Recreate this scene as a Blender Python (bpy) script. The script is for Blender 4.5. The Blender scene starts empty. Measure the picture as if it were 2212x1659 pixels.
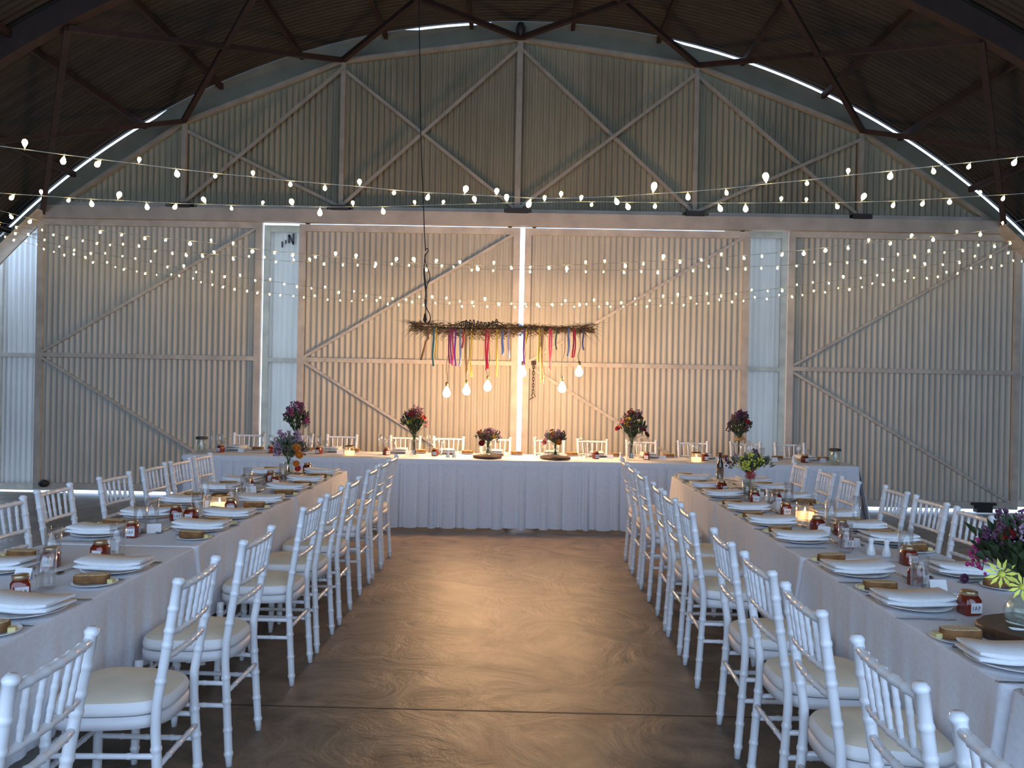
import bpy, math, random
from mathutils import Vector, Matrix
C = bpy.context.scene.collection
S = bpy.context.scene
PI = math.pi
# ------------------------------------------------------------------ camera
F = 1800.0; ROLL = .0195; EYE = 1.58
YAW = math.atan(22 / F); PITCH = math.atan(3 / F)
cd = bpy.data.cameras.new('camera'); cam = bpy.data.objects.new('camera', cd); C.objects.link(cam)
cd.sensor_width = 36; cd.lens = 36 * F / 2212; cd.clip_start = .02; cd.clip_end = 400
_f = Vector((-math.sin(YAW) * math.cos(PITCH), math.cos(YAW) * math.cos(PITCH), -math.sin(PITCH)))
_r = Vector((math.cos(YAW), math.sin(YAW), 0)); _u = _r.cross(_f)
_x = _r * math.cos(ROLL) + _u * math.sin(ROLL); _y = _u * math.cos(ROLL) - _r * math.sin(ROLL)
cam.matrix_world = Matrix(((_x.x, _y.x, -_f.x, 0), (_x.y, _y.y, -_f.y, 0), (_x.z, _y.z, -_f.z, EYE), (0, 0, 0, 1)))
S.camera = cam
# ------------------------------------------------------------------ sky, exposure
w = bpy.data.worlds.new('sky'); S.world = w; w.use_nodes = True
bg = w.node_tree.nodes['Background']
bg.inputs[0].default_value = (.50, .69, 1.0, 1); bg.inputs[1].default_value = 3.5
S.view_settings.view_transform = 'Standard'; S.view_settings.look = 'None'
S.view_settings.exposure = 0.0; S.view_settings.gamma = 1.0; S.view_settings.use_curve_mapping = False
try:
    S.cycles.use_denoising = True; S.cycles.max_bounces = 8; S.cycles.transparent_max_bounces = 24
    S.cycles.caustics_reflective = False; S.cycles.caustics_refractive = False; S.cycles.sample_clamp_indirect = 4
except Exception: pass
def portal(name, loc, rot, sx, sy):           # marks where daylight comes in, gives no light of its own
    l = bpy.data.lights.new(name, 'AREA'); l.shape = 'RECTANGLE'; l.size = sx; l.size_y = sy; l.cycles.is_portal = True
    o = bpy.data.objects.new(name, l); C.objects.link(o); o.location = loc; o.rotation_euler = rot
portal('daylight_portal', (-.09, -2.6, 3.1), (PI / 2, 0, PI), 18.6, 6.6)
portal('daylight_portal', (-7.9, 11.0, 1.6), (-PI / 2, 0, 0), 2.4, 3.4)
portal('daylight_portal', (7.9, 11.0, 1.6), (-PI / 2, 0, 0), 2.0, 3.4)
# ------------------------------------------------------------------ materials
MATS = {}
def nodes(name):
    m = bpy.data.materials.new(name); m.use_nodes = True; MATS[name] = m
    return m, m.node_tree, m.node_tree.nodes['Principled BSDF']
def N(nt, t, **k):
    n = nt.nodes.new(t)
    for a, v in k.items(): setattr(n, a, v)
    return n
def tint(nt, col, scale, amount, stretch=(1, 1, 1), detail=4, coord='Object', dark=None):
    """colour with a soft noise variation"""
    tc = N(nt, 'ShaderNodeTexCoord'); mp = N(nt, 'ShaderNodeMapping'); mp.inputs['Scale'].default_value = stretch
    nt.links.new(tc.outputs[coord], mp.inputs[0])
    no = N(nt, 'ShaderNodeTexNoise'); no.inputs['Scale'].default_value = scale; no.inputs['Detail'].default_value = detail
    nt.links.new(mp.outputs[0], no.inputs[0])
    r = N(nt, 'ShaderNodeValToRGB'); nt.links.new(no.outputs[0], r.inputs[0])
    d = dark or tuple(c * (1 - amount) for c in col); l = tuple(min(1, c * (1 + amount * .5)) for c in col)
    r.color_ramp.elements[0].position = .3; r.color_ramp.elements[1].position = .7
    r.color_ramp.elements[0].color = (*d, 1); r.color_ramp.elements[1].color = (*l, 1)
    return r.outputs[0], no
def mat(name, col, rough=.6, metal=0, scale=12, amount=.12, bump=0, stretch=(1, 1, 1), coat=0, sss=0, spec=.5):
    m, nt, b = nodes(name)
    c, no = tint(nt, col, scale, amount, stretch); nt.links.new(c, b.inputs['Base Color'])
    b.inputs['Roughness'].default_value = rough; b.inputs['Metallic'].default_value = metal
    b.inputs['Coat Weight'].default_value = coat; b.inputs['Specular IOR Level'].default_value = spec
    if bump:
        bp = N(nt, 'ShaderNodeBump'); bp.inputs['Strength'].default_value = bump; bp.inputs['Distance'].default_value = .01
        nt.links.new(no.outputs[0], bp.inputs['Height']); nt.links.new(bp.outputs[0], b.inputs['Normal'])
    return m
def glow(name, col, s):
    m, nt, b = nodes(name)
    b.inputs['Base Color'].default_value = (*col, 1); b.inputs['Emission Color'].default_value = (*col, 1)
    b.inputs['Emission Strength'].default_value = s
    return m
def glass(name, col=(.97, .98, .98), refl=.10):
    m, nt, b = nodes(name); nt.nodes.remove(b)
    out = nt.nodes['Material Output']; t = N(nt, 'ShaderNodeBsdfTransparent'); t.inputs[0].default_value = (*col, 1)
    g = N(nt, 'ShaderNodeBsdfGlossy'); g.inputs['Roughness'].default_value = .04; g.inputs[0].default_value = (1, 1, 1, 1)
    lw = N(nt, 'ShaderNodeLayerWeight'); lw.inputs[0].default_value = .35
    mr = N(nt, 'ShaderNodeMapRange'); mr.inputs['To Min'].default_value = refl * .5; mr.inputs['To Max'].default_value = min(1, refl * 3.5)
    nt.links.new(lw.outputs['Facing'], mr.inputs[0])
    mx = N(nt, 'ShaderNodeMixShader'); nt.links.new(mr.outputs[0], mx.inputs[0]); nt.links.new(t.outputs[0], mx.inputs[1]); nt.links.new(g.outputs[0], mx.inputs[2])
    nt.links.new(mx.outputs[0], out.inputs[0])
    return m
def sheet_metal(name, col, dark, streak, sheet=.76, tone=.25, rough=.55):
    """painted corrugated iron: every sheet a slightly different tone, vertical dirt streaks, grime blotches"""
    m, nt, b = nodes(name)
    tc = N(nt, 'ShaderNodeTexCoord'); sx = N(nt, 'ShaderNodeSeparateXYZ'); nt.links.new(tc.outputs['Object'], sx.inputs[0])
    dv = N(nt, 'ShaderNodeMath', operation='DIVIDE'); dv.inputs[1].default_value = sheet; nt.links.new(sx.outputs[0], dv.inputs[0])
    fl = N(nt, 'ShaderNodeMath', operation='FLOOR'); nt.links.new(dv.outputs[0], fl.inputs[0])
    wn = N(nt, 'ShaderNodeTexWhiteNoise', noise_dimensions='1D'); nt.links.new(fl.outputs[0], wn.inputs['W'])
    mp = N(nt, 'ShaderNodeMapping'); mp.inputs['Scale'].default_value = (7, 7, .35); nt.links.new(tc.outputs['Object'], mp.inputs[0])
    n1 = N(nt, 'ShaderNodeTexNoise'); n1.inputs['Scale'].default_value = 3; n1.inputs['Detail'].default_value = 5; nt.links.new(mp.outputs[0], n1.inputs[0])
    n2 = N(nt, 'ShaderNodeTexNoise'); n2.inputs['Scale'].default_value = 1.1; n2.inputs['Detail'].default_value = 6; nt.links.new(tc.outputs['Object'], n2.inputs[0])
    a = N(nt, 'ShaderNodeMath', operation='MULTIPLY'); a.inputs[1].default_value = tone; nt.links.new(wn.outputs['Value'], a.inputs[0])
    s1 = N(nt, 'ShaderNodeMath', operation='MULTIPLY_ADD'); s1.inputs[1].default_value = streak; nt.links.new(n1.outputs[0], s1.inputs[0]); nt.links.new(a.outputs[0], s1.inputs[2])
    s2 = N(nt, 'ShaderNodeMath', operation='MULTIPLY_ADD'); s2.inputs[1].default_value = .45; nt.links.new(n2.outputs[0], s2.inputs[0]); nt.links.new(s1.outputs[0], s2.inputs[2])
    r = N(nt, 'ShaderNodeValToRGB'); nt.links.new(s2.outputs[0], r.inputs[0])
    r.color_ramp.elements[0].position = .2; r.color_ramp.elements[0].color = (*dark, 1)
    r.color_ramp.elements[1].position = .2 + .5 * (tone + streak + .45); r.color_ramp.elements[1].color = (*col, 1)
    nt.links.new(r.outputs[0], b.inputs['Base Color']); b.inputs['Roughness'].default_value = rough
    return m
sheet_metal('door_iron', (.58, .56, .485), (.34, .315, .26), .5, tone=.2)
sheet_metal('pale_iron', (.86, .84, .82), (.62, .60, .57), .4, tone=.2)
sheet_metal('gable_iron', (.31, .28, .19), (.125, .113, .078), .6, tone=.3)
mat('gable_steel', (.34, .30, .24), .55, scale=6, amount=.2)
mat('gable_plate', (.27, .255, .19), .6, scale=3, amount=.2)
mat('painted_steel', (.55, .50, .43), .55, scale=6, amount=.22)
mat('header_paint', (.46, .41, .35), .6, scale=4, amount=.2)
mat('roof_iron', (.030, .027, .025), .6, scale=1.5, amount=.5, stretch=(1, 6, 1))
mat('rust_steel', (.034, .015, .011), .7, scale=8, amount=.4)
mat('dark_iron', (.025, .022, .02), .6)
mat('outside_gravel', (.86, .85, .82), .9, scale=30, amount=.3)
mat('chair_paint', (.80, .82, .85), .2, scale=10, amount=.05, coat=.15)
mat('cushion_cover', (.80, .71, .55), .85, scale=5, amount=.14)
mat('cushion_side', (.80, .80, .80), .8, scale=8, amount=.06)
mat('seat_white', (.70, .70, .72), .5, scale=8, amount=.06)
mat('linen', (.78, .80, .85), .92, scale=60, amount=.06, bump=.12)
mat('skirt_linen', (.74, .76, .82), .92, scale=50, amount=.06, bump=.1)
mat('napkin_linen', (.84, .86, .88), .9, scale=70, amount=.05, bump=.15)
mat('porcelain', (.80, .82, .83), .18, amount=.03, coat=.3)
mat('cutlery', (.50, .50, .50), .22, metal=1, amount=.1)
mat('crumb', (.62, .46, .27), .9, scale=90, amount=.4, bump=.5)
mat('crust', (.24, .11, .035), .8, scale=30, amount=.4)
mat('butter', (.66, .57, .26), .5, amount=.06)
mat('jam', (.20, .022, .008), .15, scale=20, amount=.3, coat=.6)
mat('lid_gold', (.48, .34, .20), .35, metal=.7, amount=.2)
mat('label_paper', (.72, .72, .74), .8, amount=.05)
mat('ink', (.06, .06, .08), .8)
mat('card', (.82, .83, .85), .8, amount=.04)
mat('dark_lid', (.05, .04, .035), .5, amount=.3)
mat('slab_wood', (.075, .035, .018), .45, scale=14, amount=.5, stretch=(1, 5, 1))
mat('brown_glass', (.05, .014, .006), .08, coat=.8)
mat('cable', (.018, .014, .012), .5)
mat('brass', (.45, .30, .12), .3, metal=1)
mat('wax', (.85, .78, .62), .6, amount=.05)
glow('candle_light', (1, .62, .25), 9.0); glow('wax_glow', (1, .60, .26), 2.6)
glow('lamp_glow', (1, .565, .27), 460.0)
glow('fairy_glow', (1, .70, .26), 55.0)
mat('fairy_cap', (.65, .62, .48), .5)
mat('fairy_wire', (.30, .29, .25), .6)
glass('glass_clear', (.99, .995, .995), .11); glass('glass_green', (.93, .965, .94), .10); glass('lamp_glass', (.98, .95, .9), .05)
mat('water', (.5, .55, .45), .1)
mat('stem_green', (.07, .11, .03), .7, scale=20, amount=.4)
mat('leaf_dark', (.035, .06, .022), .6, scale=15, amount=.5)
mat('leaf_grey', (.13, .16, .11), .7, scale=15, amount=.4)
mat('twig', (.085, .05, .022), .9, scale=20, amount=.5)
mat('dry_leaf', (.16, .11, .05), .9, scale=20, amount=.5)
FLOWER = dict(purple=(.16, .045, .13), mauve=(.38, .24, .36), magenta=(.42, .03, .18), crimson=(.28, .008, .012), red=(.45, .03, .03), pink=(.68, .28, .30),
              yellow=(.78, .52, .03), lemon=(.72, .74, .12), orange=(.62, .2, .02), rust=(.20, .05, .03), white=(.75, .72, .68), lime=(.56, .58, .08), plum=(.11, .035, .08))
for k, v in FLOWER.items(): mat('petal_' + k, v, .7, scale=25, amount=.3)
RIB = dict(brown=(.26, .13, .05), teal=(.02, .20, .22), yellow=(.78, .55, .06), magenta=(.42, .01, .16), sky=(.30, .42, .62), coral=(.62, .08, .10), crimson=(.48, .004, .05),
           blue=(.12, .22, .52), lilac=(.42, .38, .62), purple=(.28, .05, .42), pink=(.72, .06, .14), green=(.06, .16, .09), navy=(.05, .07, .26), hessian=(.48, .28, .10))
for k, v in RIB.items(): mat('ribbon_' + k, v, .5, scale=30, amount=.15)
# concrete: brown, blotchy, with sweeping trowel swirls and fine dust
m, nt, b = nodes('concrete')
tc = N(nt, 'ShaderNodeTexCoord'); n1 = N(nt, 'ShaderNodeTexNoise'); n1.inputs['Scale'].default_value = 2.2; n1.inputs['Detail'].default_value = 9; n1.inputs['Roughness'].default_value = .62; n1.inputs['Distortion'].default_value = 2.2
wv = N(nt, 'ShaderNodeTexWave', wave_type='RINGS', rings_direction='Z'); wv.inputs['Scale'].default_value = .55; wv.inputs['Distortion'].default_value = 9; wv.inputs['Detail'].default_value = 4; wv.inputs['Detail Scale'].default_value = 1.3
n3 = N(nt, 'ShaderNodeTexNoise'); n3.inputs['Scale'].default_value = 45; n3.inputs['Detail'].default_value = 3
for n in (n1, wv, n3): nt.links.new(tc.outputs['Object'], n.inputs[0])
mx = N(nt, 'ShaderNodeMath', operation='MULTIPLY_ADD'); mx.inputs[1].default_value = .07; nt.links.new(wv.outputs['Fac'], mx.inputs[0]); nt.links.new(n1.outputs[0], mx.inputs[2])
m2 = N(nt, 'ShaderNodeMath', operation='MULTIPLY_ADD'); m2.inputs[1].default_value = .18; nt.links.new(n3.outputs[0], m2.inputs[0]); nt.links.new(mx.outputs[0], m2.inputs[2])
r = N(nt, 'ShaderNodeValToRGB'); nt.links.new(m2.outputs[0], r.inputs[0])
r.color_ramp.elements[0].position = .42; r.color_ramp.elements[0].color = (.075, .058, .040, 1)
r.color_ramp.elements[1].position = .85; r.color_ramp.elements[1].color = (.27, .205, .14, 1)
nt.links.new(r.outputs[0], b.inputs['Base Color']); b.inputs['Roughness'].default_value = .42
bp = N(nt, 'ShaderNodeBump'); bp.inputs['Strength'].default_value = .4; bp.inputs['Distance'].default_value = .03
nt.links.new(mx.outputs[0], bp.inputs['Height']); nt.links.new(bp.outputs[0], b.inputs['Normal'])

# ------------------------------------------------------------------ mesh helpers
class MB:
    def __init__(s): s.v = []; s.f = []; s.m = []; s.flat = set()
    def add(s, vs, fs, mi=0, flat=False):
        o = len(s.v); s.v += [tuple(v) for v in vs]
        for f in fs:
            if flat: s.flat.add(len(s.f))
            s.f.append([i + o for i in f]); s.m.append(mi)
        return s
    def box(s, c, d, mi=0, M=None):
        x, y, z = (a / 2 for a in d); vs = [Vector((i * x, j * y, k * z)) for i in (-1, 1) for j in (-1, 1) for k in (-1, 1)]
        if M: vs = [M @ v for v in vs]
        vs = [v + Vector(c) for v in vs]
        return s.add(vs, [(0, 1, 3, 2), (4, 6, 7, 5), (0, 4, 5, 1), (2, 3, 7, 6), (0, 2, 6, 4), (1, 5, 7, 3)], mi, True)
    def bar(s, a, b, wd, th, mi=0, up=(0, 1, 0)):
        """rectangular bar from a to b; th along 'up'"""
        a, b = Vector(a), Vector(b); d = (b - a).normalized(); u = Vector(up); sd = d.cross(u).normalized(); u = sd.cross(d).normalized()
        vs = [p + sd * (i * wd / 2) + u * (j * th / 2) for p in (a, b) for i, j in ((-1, -1), (1, -1), (1, 1), (-1, 1))]
        return s.add(vs, [(0, 1, 2, 3), (7, 6, 5, 4), (0, 4, 5, 1), (1, 5, 6, 2), (2, 6, 7, 3), (3, 7, 4, 0)], mi, True)
    def tube(s, pts, r, n=8, mi=0, cap=True):
        pts = [Vector(p) for p in pts]; rs = r if isinstance(r, (list, tuple)) else [r] * len(pts)
        k = len(pts); vs = []; fs = []; ref = None
        for i, p in enumerate(pts):
            d = (pts[min(i + 1, k - 1)] - pts[max(i - 1, 0)])
            d = d.normalized() if d.length > 1e-9 else Vector((0, 0, 1))
            if ref is None: ref = Vector((0, 0, 1)) if abs(d.z) < .9 else Vector((1, 0, 0))
            a = d.cross(ref).normalized(); ref = a.cross(d).normalized()
            for j in range(n):
                t = 2 * PI * j / n; vs.append(p + (a * math.cos(t) + ref * math.sin(t)) * rs[i])
        for i in range(k - 1):
            for j in range(n):
                j2 = (j + 1) % n; fs.append((i * n + j, i * n + j2, (i + 1) * n + j2, (i + 1) * n + j))
        if cap: fs.append(tuple(range(n))[::-1]); fs.append(tuple((k - 1) * n + j for j in range(n)))
        return s.add(vs, fs, mi)
    def lathe(s, prof, n=16, c=(0, 0, 0), mi=0, M=None):
        vs = []; fs = []; k = len(prof)
        for r, z in prof:
            for j in range(n):
                t = 2 * PI * j / n; v = Vector((r * math.cos(t), r * math.sin(t), z))
                if M: v = M @ v
                vs.append(v + Vector(c))
        for i in range(k - 1):
            for j in range(n):
                j2 = (j + 1) % n; fs.append((i * n + j, i * n + j2, (i + 1) * n + j2, (i + 1) * n + j))
        if prof[0][0] > 1e-6: fs.append(tuple(range(n))[::-1])
        if prof[-1][0] > 1e-6: fs.append(tuple((k - 1) * n + j for j in range(n)))
        return s.add(vs, fs, mi)
    def grid(s, rows, mi=0, close=False):
        k, n = len(rows), len(rows[0]); vs = [p for r in rows for p in r]; fs = []
        for i in range(k - 1):
            for j in range(n if close else n - 1):
                j2 = (j + 1) % n; fs.append((i * n + j, i * n + j2, (i + 1) * n + j2, (i + 1) * n + j))
        return s.add(vs, fs, mi)
    def blob(s, c, rx, ry=None, rz=None, mi=0, n=8, k=5, M=None):
        ry = ry or rx; rz = rz or rx; vs = []; fs = []
        for i in range(k + 1):
            a = PI * i / k
            for j in range(n):
                t = 2 * PI * j / n; v = Vector((rx * math.sin(a) * math.cos(t), ry * math.sin(a) * math.sin(t), -rz * math.cos(a)))
                if M: v = M @ v
                vs.append(v + Vector(c))
        for i in range(k):
            for j in range(n):
                j2 = (j + 1) % n; fs.append((i * n + j, i * n + j2, (i + 1) * n + j2, (i + 1) * n + j))
        return s.add(vs, fs, mi)
    def mesh(s, name, mats, smooth=True):
        me = bpy.data.meshes.new(name); me.from_pydata(s.v, [], s.f)
        for q in (mats if isinstance(mats, (list, tuple)) else [mats]): me.materials.append(MATS[q])
        for i, p in enumerate(me.polygons):
            p.material_index = s.m[i]; p.use_smooth = smooth and i not in s.flat
        me.update(); return me
    def build(s, name, mats, parent=None, smooth=True, loc=None, rot=None):
        o = bpy.data.objects.new(name, s.mesh(name, mats, smooth)); C.objects.link(o)
        if parent: o.parent = parent
        if loc: o.location = loc
        if rot: o.rotation_euler = rot
        return o
def props(o, label=None, cat=None, group=None, kind=None):
    for k, v in (('label', label), ('category', cat), ('group', group), ('kind', kind)):
        if v: o[k] = v
    return o
def thing(name, label, cat, loc=(0, 0, 0), rz=0, group=None):
    o = bpy.data.objects.new(name, None); C.objects.link(o); o.empty_display_size = .05
    o.location = loc; o.rotation_euler = (0, 0, rz); return props(o, label, cat, group)
def struct(o, label=None): return props(o, label, None, None, 'structure')
KIDS = {}
def dup(root, label, loc, rz=0, group=None):
    """a copy of a thing with copies of its parts and their sub-parts"""
    if root.name not in KIDS: KIDS[root.name] = [(c, list(c.children)) for c in root.children]
    r = root.copy(); C.objects.link(r); r.location = loc; r.rotation_euler = (0, 0, rz); r['label'] = label
    if group: r['group'] = group
    for c, g in KIDS[root.name]:
        k = c.copy(); C.objects.link(k); k.parent = r
        for q in g:
            d = q.copy(); C.objects.link(d); d.parent = k
    return r
class Maker:
    """first use places the original, later uses place copies"""
    def __init__(s, fn, name, cat): s.fn, s.name, s.cat, s.o, s.n = fn, name, cat, None, 0
    def put(s, label, loc, rz=0, group=None):
        if s.o is None:
            s.o = s.fn(s.name, s.cat); s.o['label'] = label; s.o.location = loc; s.o.rotation_euler = (0, 0, rz)
            if group: s.o['group'] = group
            s.n = 1; return s.o
        s.n += 1; return dup(s.o, label, loc, rz, group)
ORD = ['', 'first', 'second', 'third', 'fourth', 'fifth', 'sixth', 'seventh', 'eighth', 'ninth', 'tenth', 'eleventh', 'twelfth', 'thirteenth', 'fourteenth', 'fifteenth']
# ------------------------------------------------------------------ the hall
AX, AZ = -.09, -3.2            # centre line and centre of the arch
RR, RN = 9.52, 9.29            # roof radius, inner chord radius
DW = 10.95                     # inside face of the end wall
def arc(r, a): return AX + r * math.sin(a), AZ + r * math.cos(a)
A0 = math.acos(-AZ / RR)
fb = MB(); fb.box((0, 4.2, -.05), (22, 13.6, .1)); struct(fb.build('floor', 'concrete'))
fb = MB(); fb.box((0, 20, -.13), (160, 120, .04)); struct(fb.build('ground_outside', 'outside_gravel'))
jb = MB(); jb.box((0, 4.0, .0004), (18, .012, .0012)); struct(jb.build('trim_1', 'dark_iron'))
# roof: corrugated over the bays in view, plain behind the camera
rows = []; ys = [-2.6, 0, 1.5, 3.0]; y = 3.0
while y < 10.95: y += .0105; ys.append(y)
na = 72
for y in ys:
    q = .008 * math.sin(2 * PI * y / .084) if y > 3 else 0
    rows.append([(AX + (RR + q) * math.sin(-A0 + 2 * A0 * j / na), y, AZ + (RR + q) * math.cos(-A0 + 2 * A0 * j / na)) for j in range(na + 1)])
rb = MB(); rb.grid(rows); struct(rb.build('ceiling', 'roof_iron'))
NX = [-6.34, -4.5, -2.42, -.11, 2.2, 4.35, 6.2]; NZ = [3.66, 4.92, 5.75, 6.07, 5.75, 4.93, 3.68]   # gable chord joints
def chord(x):
    for i in range(6):
        if NX[i] <= x <= NX[i + 1]: return NZ[i] + (NZ[i + 1] - NZ[i]) * (x - NX[i]) / (NX[i + 1] - NX[i])
    return 3.62
def corr(x0, x1, z0, ztop, y, mb=None, amp=.0115, pitch=.0762, zmid=()):
    mb = mb or MB(); n = max(2, int(round((x1 - x0) / pitch * 8))); cols = []
    for i in range(n + 1):
        x = x0 + (x1 - x0) * i / n; yy = y + amp * math.cos(2 * PI * x / pitch); zt = ztop(x) if callable(ztop) else ztop
        cols.append([(x, yy, z) for z in (z0, zt)])
    mb.grid(cols); return mb
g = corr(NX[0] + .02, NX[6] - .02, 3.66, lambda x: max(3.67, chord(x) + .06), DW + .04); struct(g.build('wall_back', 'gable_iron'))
# plain curved plate between the chord and the roof sheet
rows = []
for j in range(121):
    a = -A0 + 2 * A0 * j / 120; xo, zo = arc(RR - (.034 if (.22 < a < .78 or -.80 < a < -.52 or -.16 < a < -.05) else .004), a); xi, zi = arc(RN - .05, a)
    if NX[0] < xi < NX[6]:
        dx, dz = math.sin(a), math.cos(a); t = RN - .6
        while t < RR and (AZ + t * dz) < chord(AX + t * dx): t += .004
        xi, zi = AX + t * dx, AZ + t * dz
    rows.append([(xi, DW - .005, zi), (xo, DW - .005, zo)])
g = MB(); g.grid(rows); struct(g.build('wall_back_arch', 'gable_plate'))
# curved flange of the end arch below the joints, seen from underneath at both sides
for sgn in (-1, 1):
    rows = []
    for j in range(24):
        a = sgn * (.73 + (A0 - .73) * j / 23)
        xi, zi = arc(RN - .04, a); xo, zo = arc(RN - .04, a); rows.append([(xi, DW - .34, zi), (xi, DW + .02, zi)])
    g = MB(); g.grid(rows); struct(g.build('trim_2', 'painted_steel'))
tn = [3]
def trim(mb, m='gable_steel'):
    o = struct(mb.build('trim_%d' % tn[0], m, smooth=False)); tn[0] += 1; return o
for i in range(6):
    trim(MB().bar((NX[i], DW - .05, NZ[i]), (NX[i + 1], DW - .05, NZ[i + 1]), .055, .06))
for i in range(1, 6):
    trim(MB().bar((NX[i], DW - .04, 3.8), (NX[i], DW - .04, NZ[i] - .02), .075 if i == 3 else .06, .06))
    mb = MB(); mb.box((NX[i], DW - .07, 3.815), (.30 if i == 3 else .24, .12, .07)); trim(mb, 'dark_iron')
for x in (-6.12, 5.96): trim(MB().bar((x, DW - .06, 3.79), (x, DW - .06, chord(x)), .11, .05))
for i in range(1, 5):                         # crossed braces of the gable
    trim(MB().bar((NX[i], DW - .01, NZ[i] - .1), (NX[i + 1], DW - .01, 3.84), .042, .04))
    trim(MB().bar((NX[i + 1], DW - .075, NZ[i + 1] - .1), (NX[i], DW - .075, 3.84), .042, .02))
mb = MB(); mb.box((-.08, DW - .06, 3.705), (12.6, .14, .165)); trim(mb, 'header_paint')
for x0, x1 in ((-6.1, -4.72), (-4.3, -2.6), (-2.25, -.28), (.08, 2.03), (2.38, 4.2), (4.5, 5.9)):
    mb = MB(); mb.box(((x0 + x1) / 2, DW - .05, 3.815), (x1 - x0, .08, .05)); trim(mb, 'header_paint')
# sliding door leaves
DB, DT, DG = .045, 3.606, 1.83
def leaf(k, x0, x1, y, zt=DT, stile=(.085, .085), brace=None, girt=True, DB=.056, iron='door_iron'):
    o = thing('door_%d' % k, None, None, (0, 0, 0)); struct(o)
    corr(x0, x1, DB, zt, y).build('sheet', iron, o)
    for xs, wd in ((x0, stile[0]), (x1, stile[1])):
        sg = 1 if xs == x0 else -1
        MB().box((xs + sg * wd / 2, y - .035, (DB + zt) / 2), (wd, .04, zt - DB)).build('stile', 'painted_steel', o, False)
    MB().box(((x0 + x1) / 2, y - .032, DB + .045), (x1 - x0 - .02, .036, .09)).build('bottom_rail', 'painted_steel', o, False)
    MB().box(((x0 + x1) / 2, y - .032, zt - .045), (x1 - x0 - .02, .036, .09)).build('top_rail', 'painted_steel', o, False)
    if girt: MB().box(((x0 + x1) / 2, y - .033, DG), (x1 - x0 - .02, .05, .055)).build('girt', 'painted_steel', o, False)
    if brace:
        a, b = brace
        MB().bar((a, y - .028, DG + .03), (b, y - .028, zt - .07), .034, .03).build('brace', 'painted_steel', o, False)
        MB().bar((a, y - .028, DG - .03), (b, y - .028, DB + .07), .034, .03).build('brace', 'painted_steel', o, False)
    return o
d1 = leaf(1, -6.42, -3.45, DW, 3.632, brace=(-6.36, -3.5))
d2 = leaf(2, -2.96, -.062, DW, brace=(-2.88, -.12))
d3 = leaf(3, .0, 2.94, DW, brace=(.08, 2.86))
d4 = leaf(4, 3.44, 6.46, DW, 3.632, brace=(3.5, 6.4))
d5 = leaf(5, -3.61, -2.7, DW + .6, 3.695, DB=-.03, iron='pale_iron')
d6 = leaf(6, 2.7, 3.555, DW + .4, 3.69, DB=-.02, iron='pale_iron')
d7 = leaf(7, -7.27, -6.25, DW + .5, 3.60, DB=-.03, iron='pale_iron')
d8 = leaf(8, 6.3, 7.02, DW + .28, 3.60)
MB().box((6.0, DW - .08, .07), (.2, .1, .1)).box((6.0, DW - .1, .13), (.3, .06, .03)).build('floor_guide', 'dark_iron', d4, False)
mb = MB(); mb.blob((-6.25, DW - .1, .14), .075, .05, .05); mb.build('floor_guide', 'dark_iron', d1)
mk = MB()                                     # painted black marks near the top of the narrow leaf
for x, z, h, w_ in ((-3.365, 3.435, .08, .021), (-3.318, 3.47, .053, .017)): mk.box((x, DW + .575, z), (w_, .012, h))
mk.bar((-3.272, DW + .575, 3.455), (-3.272, DW + .575, 3.57), .023, .012); mk.bar((-3.212, DW + .575, 3.435), (-3.212, DW + .575, 3.59), .023, .012); mk.bar((-3.272, DW + .575, 3.57), (-3.212, DW + .575, 3.445), .023, .012)
mk.build('painted_mark', 'ink', d5, False)
# bolts that hold the leaf rollers show as dark dots in the slit of light
for d, xs in ((d2, (-2.86, -.2)), (d3, (.12, 2.84))):
    for x in xs:
        mb = MB(); mb.box((x, DW - .01, 3.60), (.05, .05, .07)); mb.build('roller', 'dark_iron', d, False)
# roof steel: arch rib one bay forward, purlins, crossed bay braces
YR = 8.08
mb = MB(); rows = []
for j in range(81):
    a = -A0 + 2 * A0 * j / 80; p = []
    for r_, dy in ((RN, -.06), (RN, .06), (RR - .02, .06), (RR - .02, -.06)):
        x, z = arc(r_, a); p.append((x, YR + dy, z))
    rows.append(p)
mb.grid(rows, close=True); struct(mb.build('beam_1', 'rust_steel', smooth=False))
bn = [2]
def beam(mb):
    o = struct(mb.build('beam_%d' % bn[0], 'rust_steel', smooth=False)); bn[0] += 1
for k in range(7):
    for sg in (-1, 1):
        x, z = arc(RR - .06, sg * (.07 + .12 * k)); beam(MB().bar((x, 3.2, z), (x, DW - .02, z), .05, .07, up=(0, 0, 1)))
for i in range(6):
    for p, q in ((i, i + 1), (i + 1, i)):
        beam(MB().bar((NX[p], DW - .09, NZ[p] + .0), (NX[q], YR, NZ[q] + .03), .06, .055, up=(0, 0, 1)))
mb = MB(); mb.blob((NX[3], DW - .12, 6.17), .06, .06, .1); struct(mb.build('trim_%d' % tn[0], 'dark_iron'))
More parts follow.
